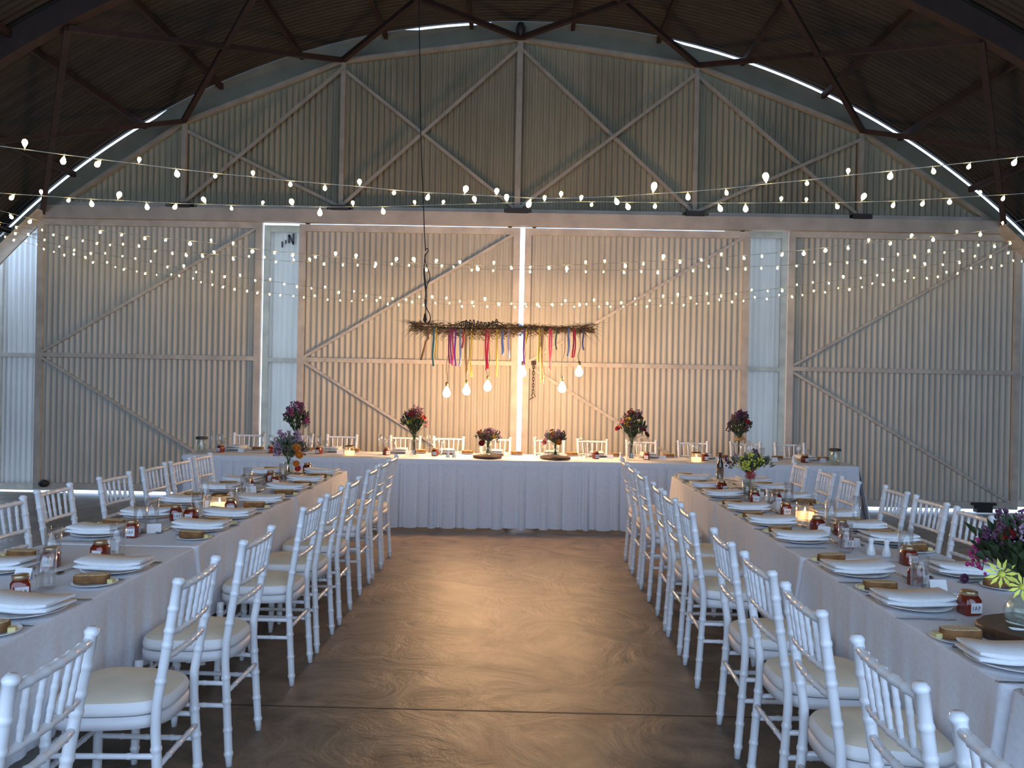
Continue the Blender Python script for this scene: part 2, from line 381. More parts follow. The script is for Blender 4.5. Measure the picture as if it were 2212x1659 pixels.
# ------------------------------------------------------------------ chairs
def ringed(a, b, r, rings, n=8, bulge=1.15):
    """bamboo-turned rod: raised joints at the given fractions"""
    a, b = Vector(a), Vector(b); L = (b - a).length; ts = [(0, r)]
    for t in rings:
        e = .0045 / L
        ts += [(t - 3.5 * e, r), (t - 2 * e, r * 1.005), (t - e, r * bulge), (t, r * (bulge + .02)), (t + e, r * bulge), (t + 2 * e, r * 1.005), (t + 3.5 * e, r)]
    ts.append((1, r)); return [a + (b - a) * t for t, _ in ts], [q for _, q in ts]
def chair(name, cat):
    """faces +y; origin on the floor under the seat"""
    t = thing(name, None, cat)
    ch = 'chair_paint'
    for s in (-1, 1):
        pts = []; rs = []
        path = [(s * .178, -.205, 0), (s * .168, -.178, .42), (s * .166, -.18, .50), (s * .176, -.245, .90)]
        for (a, b), rg in zip(zip(path, path[1:]), ((.12, .35, .62, .85), (), (.2, .5, .62, .8))):
            p, q = ringed(a, b, .0168, rg); pts += p if not pts else p[1:]; rs += q if not rs else q[1:]
        rs[0] = .013; rs[1] = .015
        pts += [Vector((s * .177, -.247, .905)), Vector((s * .177, -.248, .912)), Vector((s * .177, -.249, .922))]; rs += [.0205, .0205, .012]
        MB().tube(pts, rs, 10).build('leg', ch, t)
        p, q = ringed((s * .186, .182, 0), (s * .180, .172, .42), .0170, (.15, .4, .65, .88)); q[0] = .012
        MB().tube(p, q, 10).build('leg', ch, t)
        for z in (.245, .335):
            p, q = ringed((s * .176, -.19, z), (s * .184, .182, z), .010, (.25, .5, .75)); MB().tube(p, q, 7).build('stretcher', ch, t)
    for (x0, y0, x1, y1, z) in ((.172, -.19, -.172, -.19, .30), (.182, .184, -.182, .184, .27), (.182, .181, -.182, .181, .345)):
        p, q = ringed((x0, y0, z), (x1, y1, z), .010, (.25, .5, .75)); MB().tube(p, q, 7).build('stretcher', ch, t)
    for x in (-.05, .05):
        p, q = ringed((x, .182, .345), (x, .182, .42), .008, (.5,)); MB().tube(p, q, 6).build('stretcher_spindle', ch, t)
    def yb(z): return -.18 - .065 * (z - .5) / .4
    for z, r in ((.885, .0125), (.735, .011), (.655, .011)):
        hw = .166 + .01 * (z - .5) / .4; bow = .014
        pts = []; rs = []
        for i in range(31):
            u = -1 + 2 * i / 30; pts.append((u * hw, yb(z) - bow * (1 - u * u), z)); rs.append(r * (1.22 if i % 5 == 0 and 0 < i < 30 else 1))
        MB().tube(pts, rs, 8).build('back_rail', ch, t)
    for i in range(5):
        u = -.66 + .33 * i; ut = u * 1.04
        p, q = ringed((u * .163, yb(.735) - .014 * (1 - u * u), .735), (ut * .172, yb(.885) - .014 * (1 - ut * ut), .885), .0085, (.3, .62))
        MB().tube(p, q, 7).build('back_spindle', ch, t)
    def outline(k, n=40):                   # rounded trapezoid
        out = []
        for i in range(n):
            a = 2 * PI * i / n; c, s_ = math.cos(a), math.sin(a); e = .58
            x = math.copysign(abs(c) ** e, c); y = math.copysign(abs(s_) ** e, s_); hw = .182 + .020 * y
            out.append((x * hw * k, .0 + y * .198 * k))
        return out
    mb = MB(); ol = outline(1.0)
    rows = [[(x * .9, y * .9, .415) for x, y in ol], [(x, y, .418) for x, y in ol], [(x, y, .452) for x, y in ol], [(x * .9, y * .9, .455) for x, y in ol]]
    mb.grid(rows, close=True); mb.add(rows[0], [tuple(range(40))[::-1]]); mb.add(rows[-1], [tuple(range(40))]); mb.build('seat', 'seat_white', t)
    mb = MB(); rows = []
    for k, z in ((.92, .4575), (.985, .463), (1.0, .476), (.985, .491), (.945, .502), (.84, .511), (.5, .518), (.2, .520)): rows.append([(x * k, y * k, z) for x, y in outline(1.0)])
    mb.grid(rows[:5], 0, True); o = len(mb.v); mb.grid(rows[4:], 1, True); mb.add(rows[-1], [tuple(range(40))], 1)
    mb.build('cushion', ['cushion_side', 'cushion_cover'], t)
    return t
chairs = Maker(chair, 'banquet_chair', 'chair')
random.seed(4)
LI_C = [7.26, 6.77, 6.27, 5.52, 4.97, 4.45, 3.55, 2.88, 1.98]
RI_C = [7.31, 6.78, 6.28, 5.55, 5.08, 4.55, 3.73, 3.20, 2.67, 2.07, 1.55]
LO_C = [7.06, 6.60, 6.16, 5.50, 4.86, 4.28]
RO_C = [7.3, 6.74, 6.21, 5.65, 5.13, 4.65]
HD_C = [-3.22, -2.66, -2.13, -1.37, -.84, -.28, .36, .88, 1.47, 2.10, 2.73, 3.28]
jit = lambda a=.025: random.uniform(-a, a)
for i, y in enumerate(LI_C): chairs.put('white ball-turned chair in the left aisle row, %s counting from the head table' % ORD[i + 1], (-1.358 + jit(.006), y, 0), PI / 2 + jit(), 'white banquet chairs')
for i, y in enumerate(RI_C): chairs.put('white ball-turned chair in the right aisle row, %s counting from the head table' % ORD[i + 1], (1.155 + jit(.006), y, 0), -PI / 2 + jit(), 'white banquet chairs')
for i, y in enumerate(LO_C): chairs.put('white chair on the outer side of the left table, %s from the head table' % ORD[i + 1], (-2.47 + jit(.02) + (.05 if i == 5 else 0), y, 0), -PI / 2 + jit(.08), 'white banquet chairs')
for i, y in enumerate(RO_C): chairs.put('white chair on the outer side of the right table, %s from the head table' % ORD[i + 1], ((2.2 if i < 3 else 2.28) + jit(.02), y, 0), PI / 2 + jit(.08), 'white banquet chairs')
HR = math.radians(1.9)                      # the head table stands a little askew
def head(x, y): return (x * math.cos(HR) - (y - 9.3) * math.sin(HR), 9.3 + x * math.sin(HR) + (y - 9.3) * math.cos(HR))
for i, x in enumerate(HD_C): chairs.put('white chair behind the head table facing the aisle, %s from its left end' % ORD[i + 1], (*head(x, 9.78), 0), PI + HR + jit(.04), 'white banquet chairs')
# ------------------------------------------------------------------ tables and cloths
TH = .742
def table_fn(L, W):
    def fn(name, cat):
        t = thing(name, None, cat); MB().box((0, 0, TH - .022), (W, L, .033)).build('table_top', 'slab_wood', t, False)
        for sx in (-1, 1):
            for sy in (-1, 1): MB().tube([(sx * .12, sy * (L / 2 - .06), 0), (sx * .12, sy * (L / 2 - .06), TH - .04)], .018).build('leg', 'dark_iron', t)
        return t
    return fn
LT = [(5.835, 7.56), (4.045, 5.82), (2.255, 4.03), (.46, 2.24)]
RT = [(5.905, 7.66), (4.095, 5.89), (2.375, 4.08), (.6, 2.36)]
LX = (-2.32, -1.572); RX = (1.383, 2.15)
tabs = Maker(table_fn(1.60, .68), 'trestle_table', 'table')
def cloth(x0, x1, y0, y1, drop, seed, outer):
    """cloth over a table: flat top, softly folded fall, longer flared corners; ends hang straight"""
    rnd = random.Random(seed); cx, cy = (x0 + x1) / 2, (y0 + y1) / 2; W, L = (x1 - x0) / 2, (y1 - y0) / 2; R = .035
    per = []                                # perimeter: point, outward normal, corner weight, end weight
    nL, nW, nC = 70, 26, 7
    def side(p, q, nrm, n, end):
        for i in range(n):
            t = (i + .5) / n; per.append(((p[0] + (q[0] - p[0]) * t, p[1] + (q[1] - p[1]) * t), nrm, 0, end, min(t, 1 - t) * math.dist(p, q)))
    def corner(c, a0):
        for i in range(nC):
            a = a0 + PI / 2 * i / (nC - 1); per.append(((c[0] + R * math.cos(a), c[1] + R * math.sin(a)), (math.cos(a), math.sin(a)), math.sin(PI * i / (nC - 1)), 0, 0))
    side((W, -L + R), (W, L - R), (1, 0), nL, 0); corner((W - R, L - R), 0)
    side((W - R, L), (-W + R, L), (0, 1), nW, 1); corner((-W + R, L - R), PI / 2)
    side((-W, L - R), (-W, -L + R), (-1, 0), nL, 0); corner((-W + R, -L + R), PI)
    side((-W + R, -L), (W - R, -L), (0, -1), nW, 1); corner((W - R, -L + R), 3 * PI / 2)
    ph = [rnd.uniform(0, 6.28) for _ in range(4)]; rows = []
    def ring(k):                            # k: 0 at the rim .. 1 at the hem
        out = []; s = 0
        for (px, py), (nx, ny), cw, end, ed in per:
            u = py if not end else px
            rip = (.010 * math.sin(u * 41 + ph[0]) + .008 * math.sin(u * 23 + ph[1]) + .006 * math.sin(u * 77 + ph[2])) * k ** .8
            near = math.exp(-(ed / .05) ** 2) if not cw else 1
            out_ = (nx > 0) == (outer > 0) and not end
            off = 0 if end else .006 * k - .6 * (.024 * k ** .8 + rip) + (.05 * k * near + .05 * k * cw if not out_ else 0)
            ny2 = 0
            z = .75 - .004 - k * ((.19 if out_ else drop + .16 * near * (0 if end else 1)) if abs(nx) > .02 or not end else drop)
            out.append((cx + px + nx * off, cy + py + ny2 * off, z))
        return out
    top = [[(cx + px * q, cy + py * q, .7505 - (.0 if q < .99 else .0)) for (px, py), *_ in per] for q in (.02, .35, .7, .95, .985)]
    mb = MB(); rows = top + [[(cx + px * .998, cy + py * .998, .7485) for (px, py), *_ in per]] + [ring(k) for k in (0, .04, .12, .22, .35, .5, .66, .83, 1)]
    mb.grid(rows, close=True); mb.add(top[0], [tuple(range(len(per)))])
    return mb
random.seed(11)
for side, T, X in (('left', LT, LX), ('right', RT, RX)):
    for i, (y0, y1) in enumerate(T):
        tabs.put('trestle table under the %s cloths, %s from the head table' % (side, ORD[i + 1]), ((X[0] + X[1]) / 2, (y0 + y1) / 2, 0), 0, 'trestle tables')
        o = cloth(X[0], X[1], y0, y1, .40, i * 7 + (side == 'left'), -1 if side == 'left' else 1).build('tablecloth', 'linen')
        props(o, 'white tablecloth on the %s long table, %s cloth from the head table' % (side, ORD[i + 1]), 'tablecloth', 'white tablecloths on the long tables')
# head table: four tables, one cloth, gathered skirt along front and ends
HL, HX0, HX1 = 7.25, -3.6, 3.64; HY0, HY1 = 8.92, 9.68
for i in range(4):
    tabs.put('trestle table under the head cloth, %s from the left' % ORD[i + 1], (*head(-2.7 + 1.81 * i, (HY0 + HY1) / 2), 0), PI / 2 + HR, 'trestle tables')
mb = MB(); rows = []
ol = [(HX0, HY0), (HX1, HY0), (HX1, HY1), (HX0, HY1)]
def ring_rect(e, z, rip=0):
    out = []; n = (180, 20, 180, 20)
    for k in range(4):
        p, q = ol[k], ol[(k + 1) % 4]
        for i in range(n[k]):
            t = i / n[k]; x = p[0] + (q[0] - p[0]) * t; y = p[1] + (q[1] - p[1]) * t
            sx = 1 if x > 0 else -1; ex = e * ((x - .02) / 3.62); ey = e * ((y - 9.3) / .38)
            x2, y2 = head(x + ex, y + ey + (rip * math.sin(x * 17 + math.sin(x * 5)) if k == 0 else 0)); out.append((x2, y2, z))
    return out
cen = [ring_rect(-3.5 * 0 - .36, .7505)]
rows = [ring_rect(-.37, .7505), ring_rect(-.02, .7505), ring_rect(.004, .749), ring_rect(.010, .743), ring_rect(.013, .72, .002), ring_rect(.014, .695, .004)]
mb.grid(rows, close=True); mb.add(rows[0], [tuple(range(400))])
props(mb.build('tablecloth', 'linen'), 'long white cloth across the top of the head table', 'tablecloth')
def skirt(pts_fn, n, seed, flare):
    rnd = random.Random(seed); mb = MB(); cols = []
    u = 0; marks = []
    while u < n: marks.append(u); u += rnd.uniform(.055, .16)
    for i in range(int(n / .008) + 1):
        s = i * .008; k = max(j for j, m_ in enumerate(marks) if m_ <= s); m0 = marks[k]; m1 = marks[k + 1] if k + 1 < len(marks) else n + .1
        t = (s - m0) / (m1 - m0); h = .030 + .026 * ((k * 37) % 11) / 10
        wv = (math.sin(PI * min(1, t)) ** .6) * h
        col = []
        for z, a in ((.735, .12), (.70, .2), (.62, .45), (.45, .75), (.25, .95), (.022, 1.15)):
            (x, y), (nx, ny) = pts_fn(s); d = wv * a - .004 + flare * (1 - z / .75)
            col.append((x + nx * d, y + ny * d, z + (.006 * math.sin(k * 3.1) if z < .1 else 0)))
        cols.append(col)
    mb.grid(cols); return mb
sk = thing('table_skirt', 'gathered white skirt pleated to the floor around the head table', 'table skirt')
def fr(s): x, y = head(HX0 + s, HY0 - .004); return (x, y), (math.sin(HR), -math.cos(HR))
skirt(fr, HX1 - HX0, 3, .02).build('front_panel', 'skirt_linen', sk)
def fl(s): x, y = head(HX0 - .004, HY1 - s); return (x, y), (-math.cos(HR), -math.sin(HR))
skirt(fl, HY1 - HY0, 5, .05).build('end_panel', 'skirt_linen', sk)
def frr(s): x, y = head(HX1 + .004, HY0 + s); return (x, y), (math.cos(HR), math.sin(HR))
skirt(frr, HY1 - HY0, 8, .16).build('end_panel', 'skirt_linen', sk)
# ------------------------------------------------------------------ tableware
Z = .7515
def lath(*a, m='porcelain', n=20):
    def fn(name, cat):
        mb = MB(); mb.lathe(a, n); o = mb.build(name, m); props(o, None, cat); return o
    return fn
def napkin_fn(name, cat):
    mb = MB(); L, W = .275, .165
    for lay, (l, w_, z, b_) in enumerate(((L, W, .004, .010), (L * .98, W * .97, .0165, .018))):
        rows = []; n = 14
        for i in range(n + 1):
            u = -1 + 2 * i / n; zz = z + b_ * abs(u) ** 2.4 * (1.1 if u > 0 else .7) + .0012 * math.sin(u * 5 + lay * .4); y = u * l / 2
            h = .0135 * (1 - .5 * abs(u) ** 5) * (1.3 if lay else 1)
            rows.append([(-w_ / 2, y, zz + h * .5), (-w_ / 2 + .006, y, zz), (0, y, zz), (w_ / 2 - .006, y, zz), (w_ / 2, y, zz + h * .5), (w_ / 2 - .006, y, zz + h), (0, y, zz + h * 1.15), (-w_ / 2 + .006, y, zz + h)])
        mb.grid(rows, close=True); mb.add(rows[0], [tuple(range(8))]); mb.add(rows[-1], [tuple(range(8))[::-1]])
    o = mb.build(name, 'napkin_linen'); return props(o, None, cat)
def bread_fn(name, cat):
    t = thing(name, None, cat); mb = MB(); ol = []
    for i in range(20):
        a = 2 * PI * i / 20; c, s_ = math.cos(a), math.sin(a)
        ol.append((math.copysign(abs(c) ** .55, c) * .029, math.copysign(abs(s_) ** .6, s_) * .066))
    rows = [[(x * .9, y * .95, .0) for x, y in ol], [(x, y, .003) for x, y in ol], [(x, y, .029) for x, y in ol], [(x * .965, y * .98, .0315) for x, y in ol]]
    mb.grid(rows, close=True); mb.add(rows[0], [tuple(range(20))[::-1]]); mb.add(rows[-1], [tuple(range(20))]); mb.build('crust', 'crust', t)
    mb = MB(); rows = [[(x * .955, y * .975, .031) for x, y in ol], [(x * .88, y * .92, .0335) for x, y in ol]]
    mb.grid(rows, close=True); mb.add(rows[1], [tuple(range(20))]); mb.build('crumb', 'crumb', t)
    return t
def butter_fn(name, cat):
    mb = MB(); mb.box((0, 0, .008), (.026, .022, .016)); return props(mb.build(name, 'butter', None, False), None, cat)
def knife_fn(name, cat):
    mb = MB(); rows = []
    for y, w_, h in ((-.11, .004, .003), (-.105, .010, .005), (-.02, .009, .005), (-.012, .006, .004), (0, .012, .002), (.09, .015, .002), (.108, .006, .0015)):
        rows.append([(-w_ / 2, y, .001), (w_ / 2, y, .001), (w_ / 2, y, .001 + h), (-w_ / 2, y, .001 + h)])
    mb.grid(rows, close=True); mb.add(rows[0], [(0, 1, 2, 3)]); mb.add(rows[-1], [(3, 2, 1, 0)]); return props(mb.build(name, 'cutlery', None, False), None, cat)
def fork_fn(name, cat):
    mb = MB(); rows = []
    for y, w_, z in ((-.1, .007, .001), (-.06, .009, .002), (0, .005, .004), (.03, .006, .003), (.045, .02, .002), (.06, .022, .001)):
        rows.append([(-w_ / 2, y, z), (w_ / 2, y, z), (w_ / 2, y, z + .003), (-w_ / 2, y, z + .003)])
    mb.grid(rows, close=True); mb.add(rows[0], [(0, 1, 2, 3)])
    for k in range(4): mb.bar((-.0088 + .0059 * k, .058, .0025), (-.0088 + .0059 * k, .1, .005), .003, .002, up=(0, 0, 1))
    return props(mb.build(name, 'cutlery', None, False), None, cat)
def spoon_fn(name, cat):
    mb = MB(); mb.tube([(0, -.09, .003), (0, -.02, .005), (0, .03, .007), (0, .045, .005)], [.004, .003, .0025, .004], 6)
    rows = []
    for k, z in ((1, .006), (.96, .0075), (.7, .004), (.3, .0025)): rows.append([(.016 * k * math.cos(a * PI / 8), .068 + .026 * k * math.sin(a * PI / 8), z) for a in range(16)])
    mb.grid(rows, close=True); mb.add(rows[-1], [tuple(range(16))]); return props(mb.build(name, 'cutlery'), None, cat)
def card_fn(name, cat):
    mb = MB(); w_, h, d = .07, .045, .018
    for s in (-1, 1):
        mb.add([(-w_ / 2, s * d, 0), (w_ / 2, s * d, 0), (w_ / 2, 0, h), (-w_ / 2, 0, h), (-w_ / 2, s * d - s * .001, 0), (w_ / 2, s * d - s * .001, 0), (w_ / 2, 0, h - .003), (-w_ / 2, 0, h - .003)],
               [(0, 1, 2, 3), (4, 5, 6, 7), (0, 1, 5, 4), (0, 3, 7, 4), (1, 2, 6, 5)])
    return props(mb.build(name, 'card', None, False), None, cat)
def jar_fn(name, cat):
    t = thing(name, None, cat); mb = MB(); sq = []
    for i in range(16):
        a = 2 * PI * i / 16; c, s_ = math.cos(a), math.sin(a); sq.append((math.copysign(abs(c) ** .38, c), math.copysign(abs(s_) ** .38, s_)))
    rows = [[(x * .024, y * .024, .0005) for x, y in sq], [(x * .027, y * .027, .004) for x, y in sq], [(x * .027, y * .027, .046) for x, y in sq], [(x * .022, y * .022, .054) for x, y in sq], [(x * .02, y * .02, .058) for x, y in sq]]
    mb.grid(rows, close=True); mb.add(rows[0], [tuple(range(16))[::-1]]); mb.add(rows[-1], [tuple(range(16))]); mb.build('jam_body', 'jam', t)
    MB().lathe(((.022, .057), (.0235, .059), (.0235, .069), (.022, .071), (0, .0715)), 18).build('lid', 'lid_gold', t)
    lb = MB(); lb.box((.004, -.0277, .024), (.036, .001, .030)); lo = lb.build('label', 'label_paper', t, False)
    mk = MB()
    for x0, z0, x1, z1 in ((-.008, .018, -.008, .030), (-.002, .018, .002, .030), (.002, .030, .006, .018), (0, .022, .004, .022), (.011, .018, .011, .030), (.011, .030, .016, .026), (.016, .026, .011, .023)):
        mk.bar((x0, -.0284, z0), (x1, -.0284, z1), .0016, .0005)
    mk.build('label_writing', 'ink', lo, False)
    return t
def tumbler_fn(name, cat):
    mb = MB(); mb.lathe(((0, .001), (.031, .001), (.033, .004), (.0365, .150), (.0352, .1505), (.0312, .014), (0, .013)), 22)
    return props(mb.build(name, 'glass_clear'), None, cat)
def wine_fn(name, cat):
    t = thing(name, None, cat)
    MB().lathe(((0, .0005), (.031, .0005), (.031, .002), (.006, .006), (.0038, .012), (.0035, .085), (.008, .094)), 16).build('stem', 'glass_clear', t)
    MB().lathe(((.006, .092), (.024, .105), (.035, .13), (.036, .15), (.030, .195), (.029, .195), (.035, .15), (.034, .131), (.023, .107), (0, .096)), 18).build('bowl', 'glass_clear', t)
    return t
def flute_fn(name, cat):
    t = thing(name, None, cat)
    MB().lathe(((0, .0005), (.028, .0005), (.028, .002), (.005, .006), (.0035, .012), (.0035, .075), (.007, .085)), 14).build('stem', 'glass_clear', t)
    MB().lathe(((.006, .084), (.018, .105), (.024, .14), (.024, .23), (.023, .23), (.023, .14), (.017, .107), (0, .088)), 16).build('bowl', 'glass_clear', t)
    return t
def shaker_fn(name, cat):
    mb = MB(); mb.lathe(((.021, .0), (.023, .004), (.021, .022), (.013, .05), (.011, .062), (.0145, .072), (.013, .083), (.004, .088), (0, .0885)), 16); return props(mb.build(name, 'porcelain'), None, cat)
def bottle_fn(name, cat):
    t = thing(name, None, cat)
    MB().lathe(((.028, 0), (.0305, .004), (.0305, .125), (.026, .15), (.0145, .18), (.0125, .222), (.0145, .223), (.0145, .23)), 18).build('bottle_body', 'brown_glass', t)
    MB().lathe(((.0308, .03), (.0308, .105)), 18).build('label', 'slab_wood', t)
    MB().lathe(((.0155, .229), (.016, .236), (.0, .237)), 14).build('cap', 'dark_iron', t)
    return t
def candle_fn(name, cat):
    t = thing(name, None, cat); t.scale = (1.18,) * 3
    MB().lathe(((0, .0008), (.046, .0008), (.054, .008), (.056, .04), (.050, .066), (.042, .078), (.042, .088), (.040, .088), (.040, .079), (.048, .065), (.053, .04), (.051, .011), (0, .006)), 22).build('glass_jar', 'lamp_glass', t)
    MB().lathe(((.043, .080), (.0445, .080), (.0445, .089), (.043, .089), (.043, .080)), 22).build('rim', 'brass', t)
    w_ = MB(); w_.lathe(((0, .007), (.044, .007), (.0465, .012), (.0465, .040), (.0, .042)), 20); w_.build('wax', 'wax_glow', t)
    MB().lathe(((.0, .042), (.004, .046), (.0055, .053), (.002, .064), (0, .069)), 8).build('flame', 'candle_light', t)
    return t
def lidded_fn(name, cat):
    t = thing(name, None, cat)
    MB().lathe(((0, .001), (.052, .001), (.058, .008), (.058, .13), (.048, .148), (.048, .158), (.046, .158), (.046, .147), (.055, .128), (.055, .011), (0, .008)), 22).build('jar_body', 'glass_green', t)
    MB().lathe(((0, .152), (.0615, .152), (.0635, .156), (.0635, .176), (.061, .179), (0, .179)), 22).build('lid', 'dark_lid', t)
    return t
def slab_fn(name, cat):
    rnd = random.Random(9); mb = MB(); n = 28; rr = [1 + .05 * math.sin(i * .9) + rnd.uniform(-.03, .03) for i in range(n)]
    rows = [[(r * k * rr[i] * math.cos(2 * PI * i / n), r * k * rr[i] * math.sin(2 * PI * i / n), z) for i in range(n)] for r, k, z in ((.16, .8, .0005), (.16, .97, .006), (.16, 1, .026), (.16, .97, .030))]
    mb.grid(rows, close=True); mb.add(rows[0], [tuple(range(n))[::-1]]); mb.add(rows[-1], [tuple(range(n))]); return props(mb.build(name, 'slab_wood'), None, cat)
plate = Maker(lath((0, .002), (.075, .002), (.08, .004), (.130, .016), (.134, .0165), (.134, .018), (.128, .018), (.08, .007), (0, .0055), n=32), 'dinner_plate', 'plate')
splate = Maker(lath((0, .002), (.05, .002), (.054, .004), (.084, .011), (.086, .012), (.084, .0135), (.054, .0065), (0, .005), n=28), 'side_plate', 'plate')
napkin = Maker(napkin_fn, 'napkin', 'napkin'); bread = Maker(bread_fn, 'bread_slice', 'bread'); butter = Maker(butter_fn, 'butter_pat', 'butter')
knife = Maker(knife_fn, 'table_knife', 'knife'); fork = Maker(fork_fn, 'table_fork', 'fork'); spoon = Maker(spoon_fn, 'dessert_spoon', 'spoon'); card = Maker(card_fn, 'place_card', 'place card')
def jar_big(name, cat):
    t = jar_fn(name, cat)
    for c in list(t.children) + [g for c in t.children for g in c.children]:
        c.data.transform(Matrix.Scale(1.25, 4))
    return t
jar = Maker(jar_big, 'jam_jar', 'jar'); tumbler = Maker(tumbler_fn, 'glass_tumbler', 'glass'); wine = Maker(wine_fn, 'wine_glass', 'glass'); flute = Maker(flute_fn, 'champagne_flute', 'glass')
shaker = Maker(shaker_fn, 'salt_shaker', 'shaker'); bottle = Maker(bottle_fn, 'beer_bottle', 'bottle'); candle = Maker(candle_fn, 'candle_jar', 'candle'); lidded = Maker(lidded_fn, 'lidded_jar', 'jar'); slab = Maker(slab_fn, 'wood_slab', 'slab')
PLATES = []
def setting(where, i, x, y, a, full=True):
    """a: direction the sitter faces; their left hand is at a + 90 degrees. x, y: middle of the plate"""
    f_ = Vector((math.cos(a), math.sin(a))); l_ = Vector((-f_.y, f_.x)); P = lambda u, v: Vector((x, y)) + l_ * u + f_ * v
    q = '%s place %s' % (ORD[i], where); rz = a - PI / 2; j = lambda s=.01: random.uniform(-s, s)
    plate.put('white dinner plate at the ' + q, (x, y, Z), 0, 'dinner plates')
    napkin.put('folded white napkin at the ' + q, (x, y, Z + .0147), rz + j(.12), 'folded napkins')
    PLATES.append((x, y, .138))
    p = P(.235 + j(), -.045 + j()); PLATES.append((p.x, p.y, .088)); splate.put('small bread plate at the ' + q, (*p, Z), 0, 'bread plates')
    b_ = p + f_ * .012; bread.put('slice of brown bread at the ' + q, (b_.x, b_.y, Z + .0095), rz + j(.25) + (PI / 2 if not full else 0), 'bread slices')
    b_ = p + l_ * .0 - f_ * .066; butter.put('yellow butter pat beside the bread, ' + q, (b_.x, b_.y, Z + .009), rz + j(.5), 'butter pats')
    p = P(-.17 + j(.006), -.03 + j()); knife.put('silver knife at the ' + q, (*p, Z), rz + j(.05), 'table knives')
    if full:
        p = P(.146 + j(.003), -.01 + j()); fork.put('silver fork at the ' + q, (*p, Z), rz + j(.05), 'table forks')
        p = P(.02 + j(.02), .185 + j(.005)); spoon.put('silver spoon at the ' + q, (*p, Z), rz + PI / 2 + j(.1), 'dessert spoons')
    return P
random.seed(21)
LI_S = [7.15, 6.60, 6.10, 5.49, 4.88, 4.46, 3.50, 2.86, 2.02]
RI_S = [7.30, 6.76, 6.26, 5.58, 5.04, 4.52, 3.75, 3.21, 2.56, 2.02]
LO_S = [7.10, 6.48, 6.04, 5.38, 4.84, 4.27, 3.45]
RO_S = [7.18, 6.72, 6.20, 5.36, 4.94, 4.54, 3.78]
for i, y in enumerate(LI_S): setting('on the aisle side of the left table', i + 1, -1.705, y, PI)
for i, y in enumerate(LO_S): setting('on the outer side of the left table', i + 1, -2.165, y, 0)
for i, y in enumerate(RI_S): setting('on the aisle side of the right table', i + 1, 1.515, y, 0)
for i, y in enumerate(RO_S): setting('on the outer side of the right table', i + 1, 2.0, y, PI)
for i, x in enumerate(HD_C): setting('from the left of the head table', i + 1, *head(x, 9.53), -PI / 2 + HR, False)
BUSY = PLATES
def clear(x, y, r, fixed=False):
    'nudge a small thing off whatever already stands there'
    if not fixed:
        for _ in range(60):
            hit = min(((math.hypot(x - a, y - b_) - r - q, a, b_) for a, b_, q in BUSY), default=(1, 0, 0))
            if hit[0] >= .003: break
            d = math.hypot(x - hit[1], y - hit[2]) or 1e-6; k = min(.02, -hit[0] + .004)
            x += (x - hit[1]) / d * k; y += (y - hit[2]) / d * k
    BUSY.append((x, y, r)); return x, y
def ranked(mk, pts, text, group, rz=lambda: 0, key=lambda p: -p[1], r=.044):
    pts = [clear(*p, r) for p in pts]
    for i, (x, y) in enumerate(sorted(pts, key=key)): mk.put(text % ORD[i + 1], (x, y, Z), rz(), group)
for p in ((-1.86, 5.14, .058), (1.80, 5.28, .058), (1.79, 7.50, .033), (-1.97, 6.92, .165), (1.78, 6.50, .165), (1.75, 2.80, .20), (1.765, 4.20, .024), (1.83, 4.17, .024), (1.745, 6.12, .024), (1.81, 6.12, .024), (1.89, 4.70, .03), (-1.90, 5.00, .03)): BUSY.append(p)
L_J = [(-1.83, 3.04), (-1.87, 3.70), (-2.03, 3.52), (-1.99, 4.24), (-1.975, 4.76), (-1.87, 4.72), (-1.765, 5.07), (-2.03, 6.10), (-1.88, 6.36), (-1.99, 6.62), (-1.87, 7.29)]
R_J = [(1.69, 6.02), (1.83, 5.98), (1.67, 6.60), (1.73, 5.44), (1.73, 4.86), (1.85, 4.72), (1.70, 4.36), (1.85, 3.98), (1.70, 3.57), (1.665, 3.13)]
jr = lambda: random.uniform(-.25, .75)
ranked(jar, L_J, 'red jam jar on the left table, %s counting from the head table', 'red jam jars', jr)
ranked(jar, R_J, 'red jam jar on the right table, %s counting from the head table', 'red jam jars', jr)
L_T = [(-2.06, 3.66), (-1.82, 3.19), (-2.03, 4.44), (-1.84, 3.80), (-2.03, 4.58), (-1.82, 4.81), (-2.05, 6.24), (-1.83, 5.26), (-1.90, 5.74), (-1.78, 6.60)]
R_T = [(1.66, 6.95), (1.66, 6.12), (1.69, 5.62), (1.68, 5.0), (2.00, 5.98), (1.91, 5.14), (1.655, 4.25), (1.655, 3.46), (1.90, 4.12), (1.72, 2.40)]
ranked(tumbler, L_T, 'clear glass tumbler on the left table, %s counting from the head table', 'glass tumblers', r=.037)
ranked(tumbler, R_T, 'clear glass tumbler on the right table, %s counting from the head table', 'glass tumblers', r=.037)
L_K = [(-1.99, 3.33), (-1.93, 4.38), (-1.93, 3.92), (-1.96, 5.26), (-1.94, 5.98), (-1.92, 6.55)]
R_K = [(1.78, 4.78), (1.76, 4.42), (1.74, 3.48), (1.72, 3.24), (1.77, 5.74), (1.80, 6.30)]
ranked(card, L_K, 'folded white place card on the left table, %s counting from the head table', 'place cards', lambda: random.uniform(-.6, .6) + .3, r=.042)
ranked(card, R_K, 'folded white place card on the right table, %s counting from the head table', 'place cards', lambda: random.uniform(-.6, .6) - .5, r=.042)
flute.put('tall champagne flute on the right table beside the fifth outer chair', (1.89, 4.70, Z))
flute.put('tall champagne flute on the left table near the candle jar', (-1.90, 5.00, Z))
candle.put('glowing candle jar on the left long table', (-1.86, 5.02 + .12, Z), 0, 'candle jars')
candle.put('glowing candle jar on the right long table', (1.80, 5.28, Z), 0, 'candle jars')
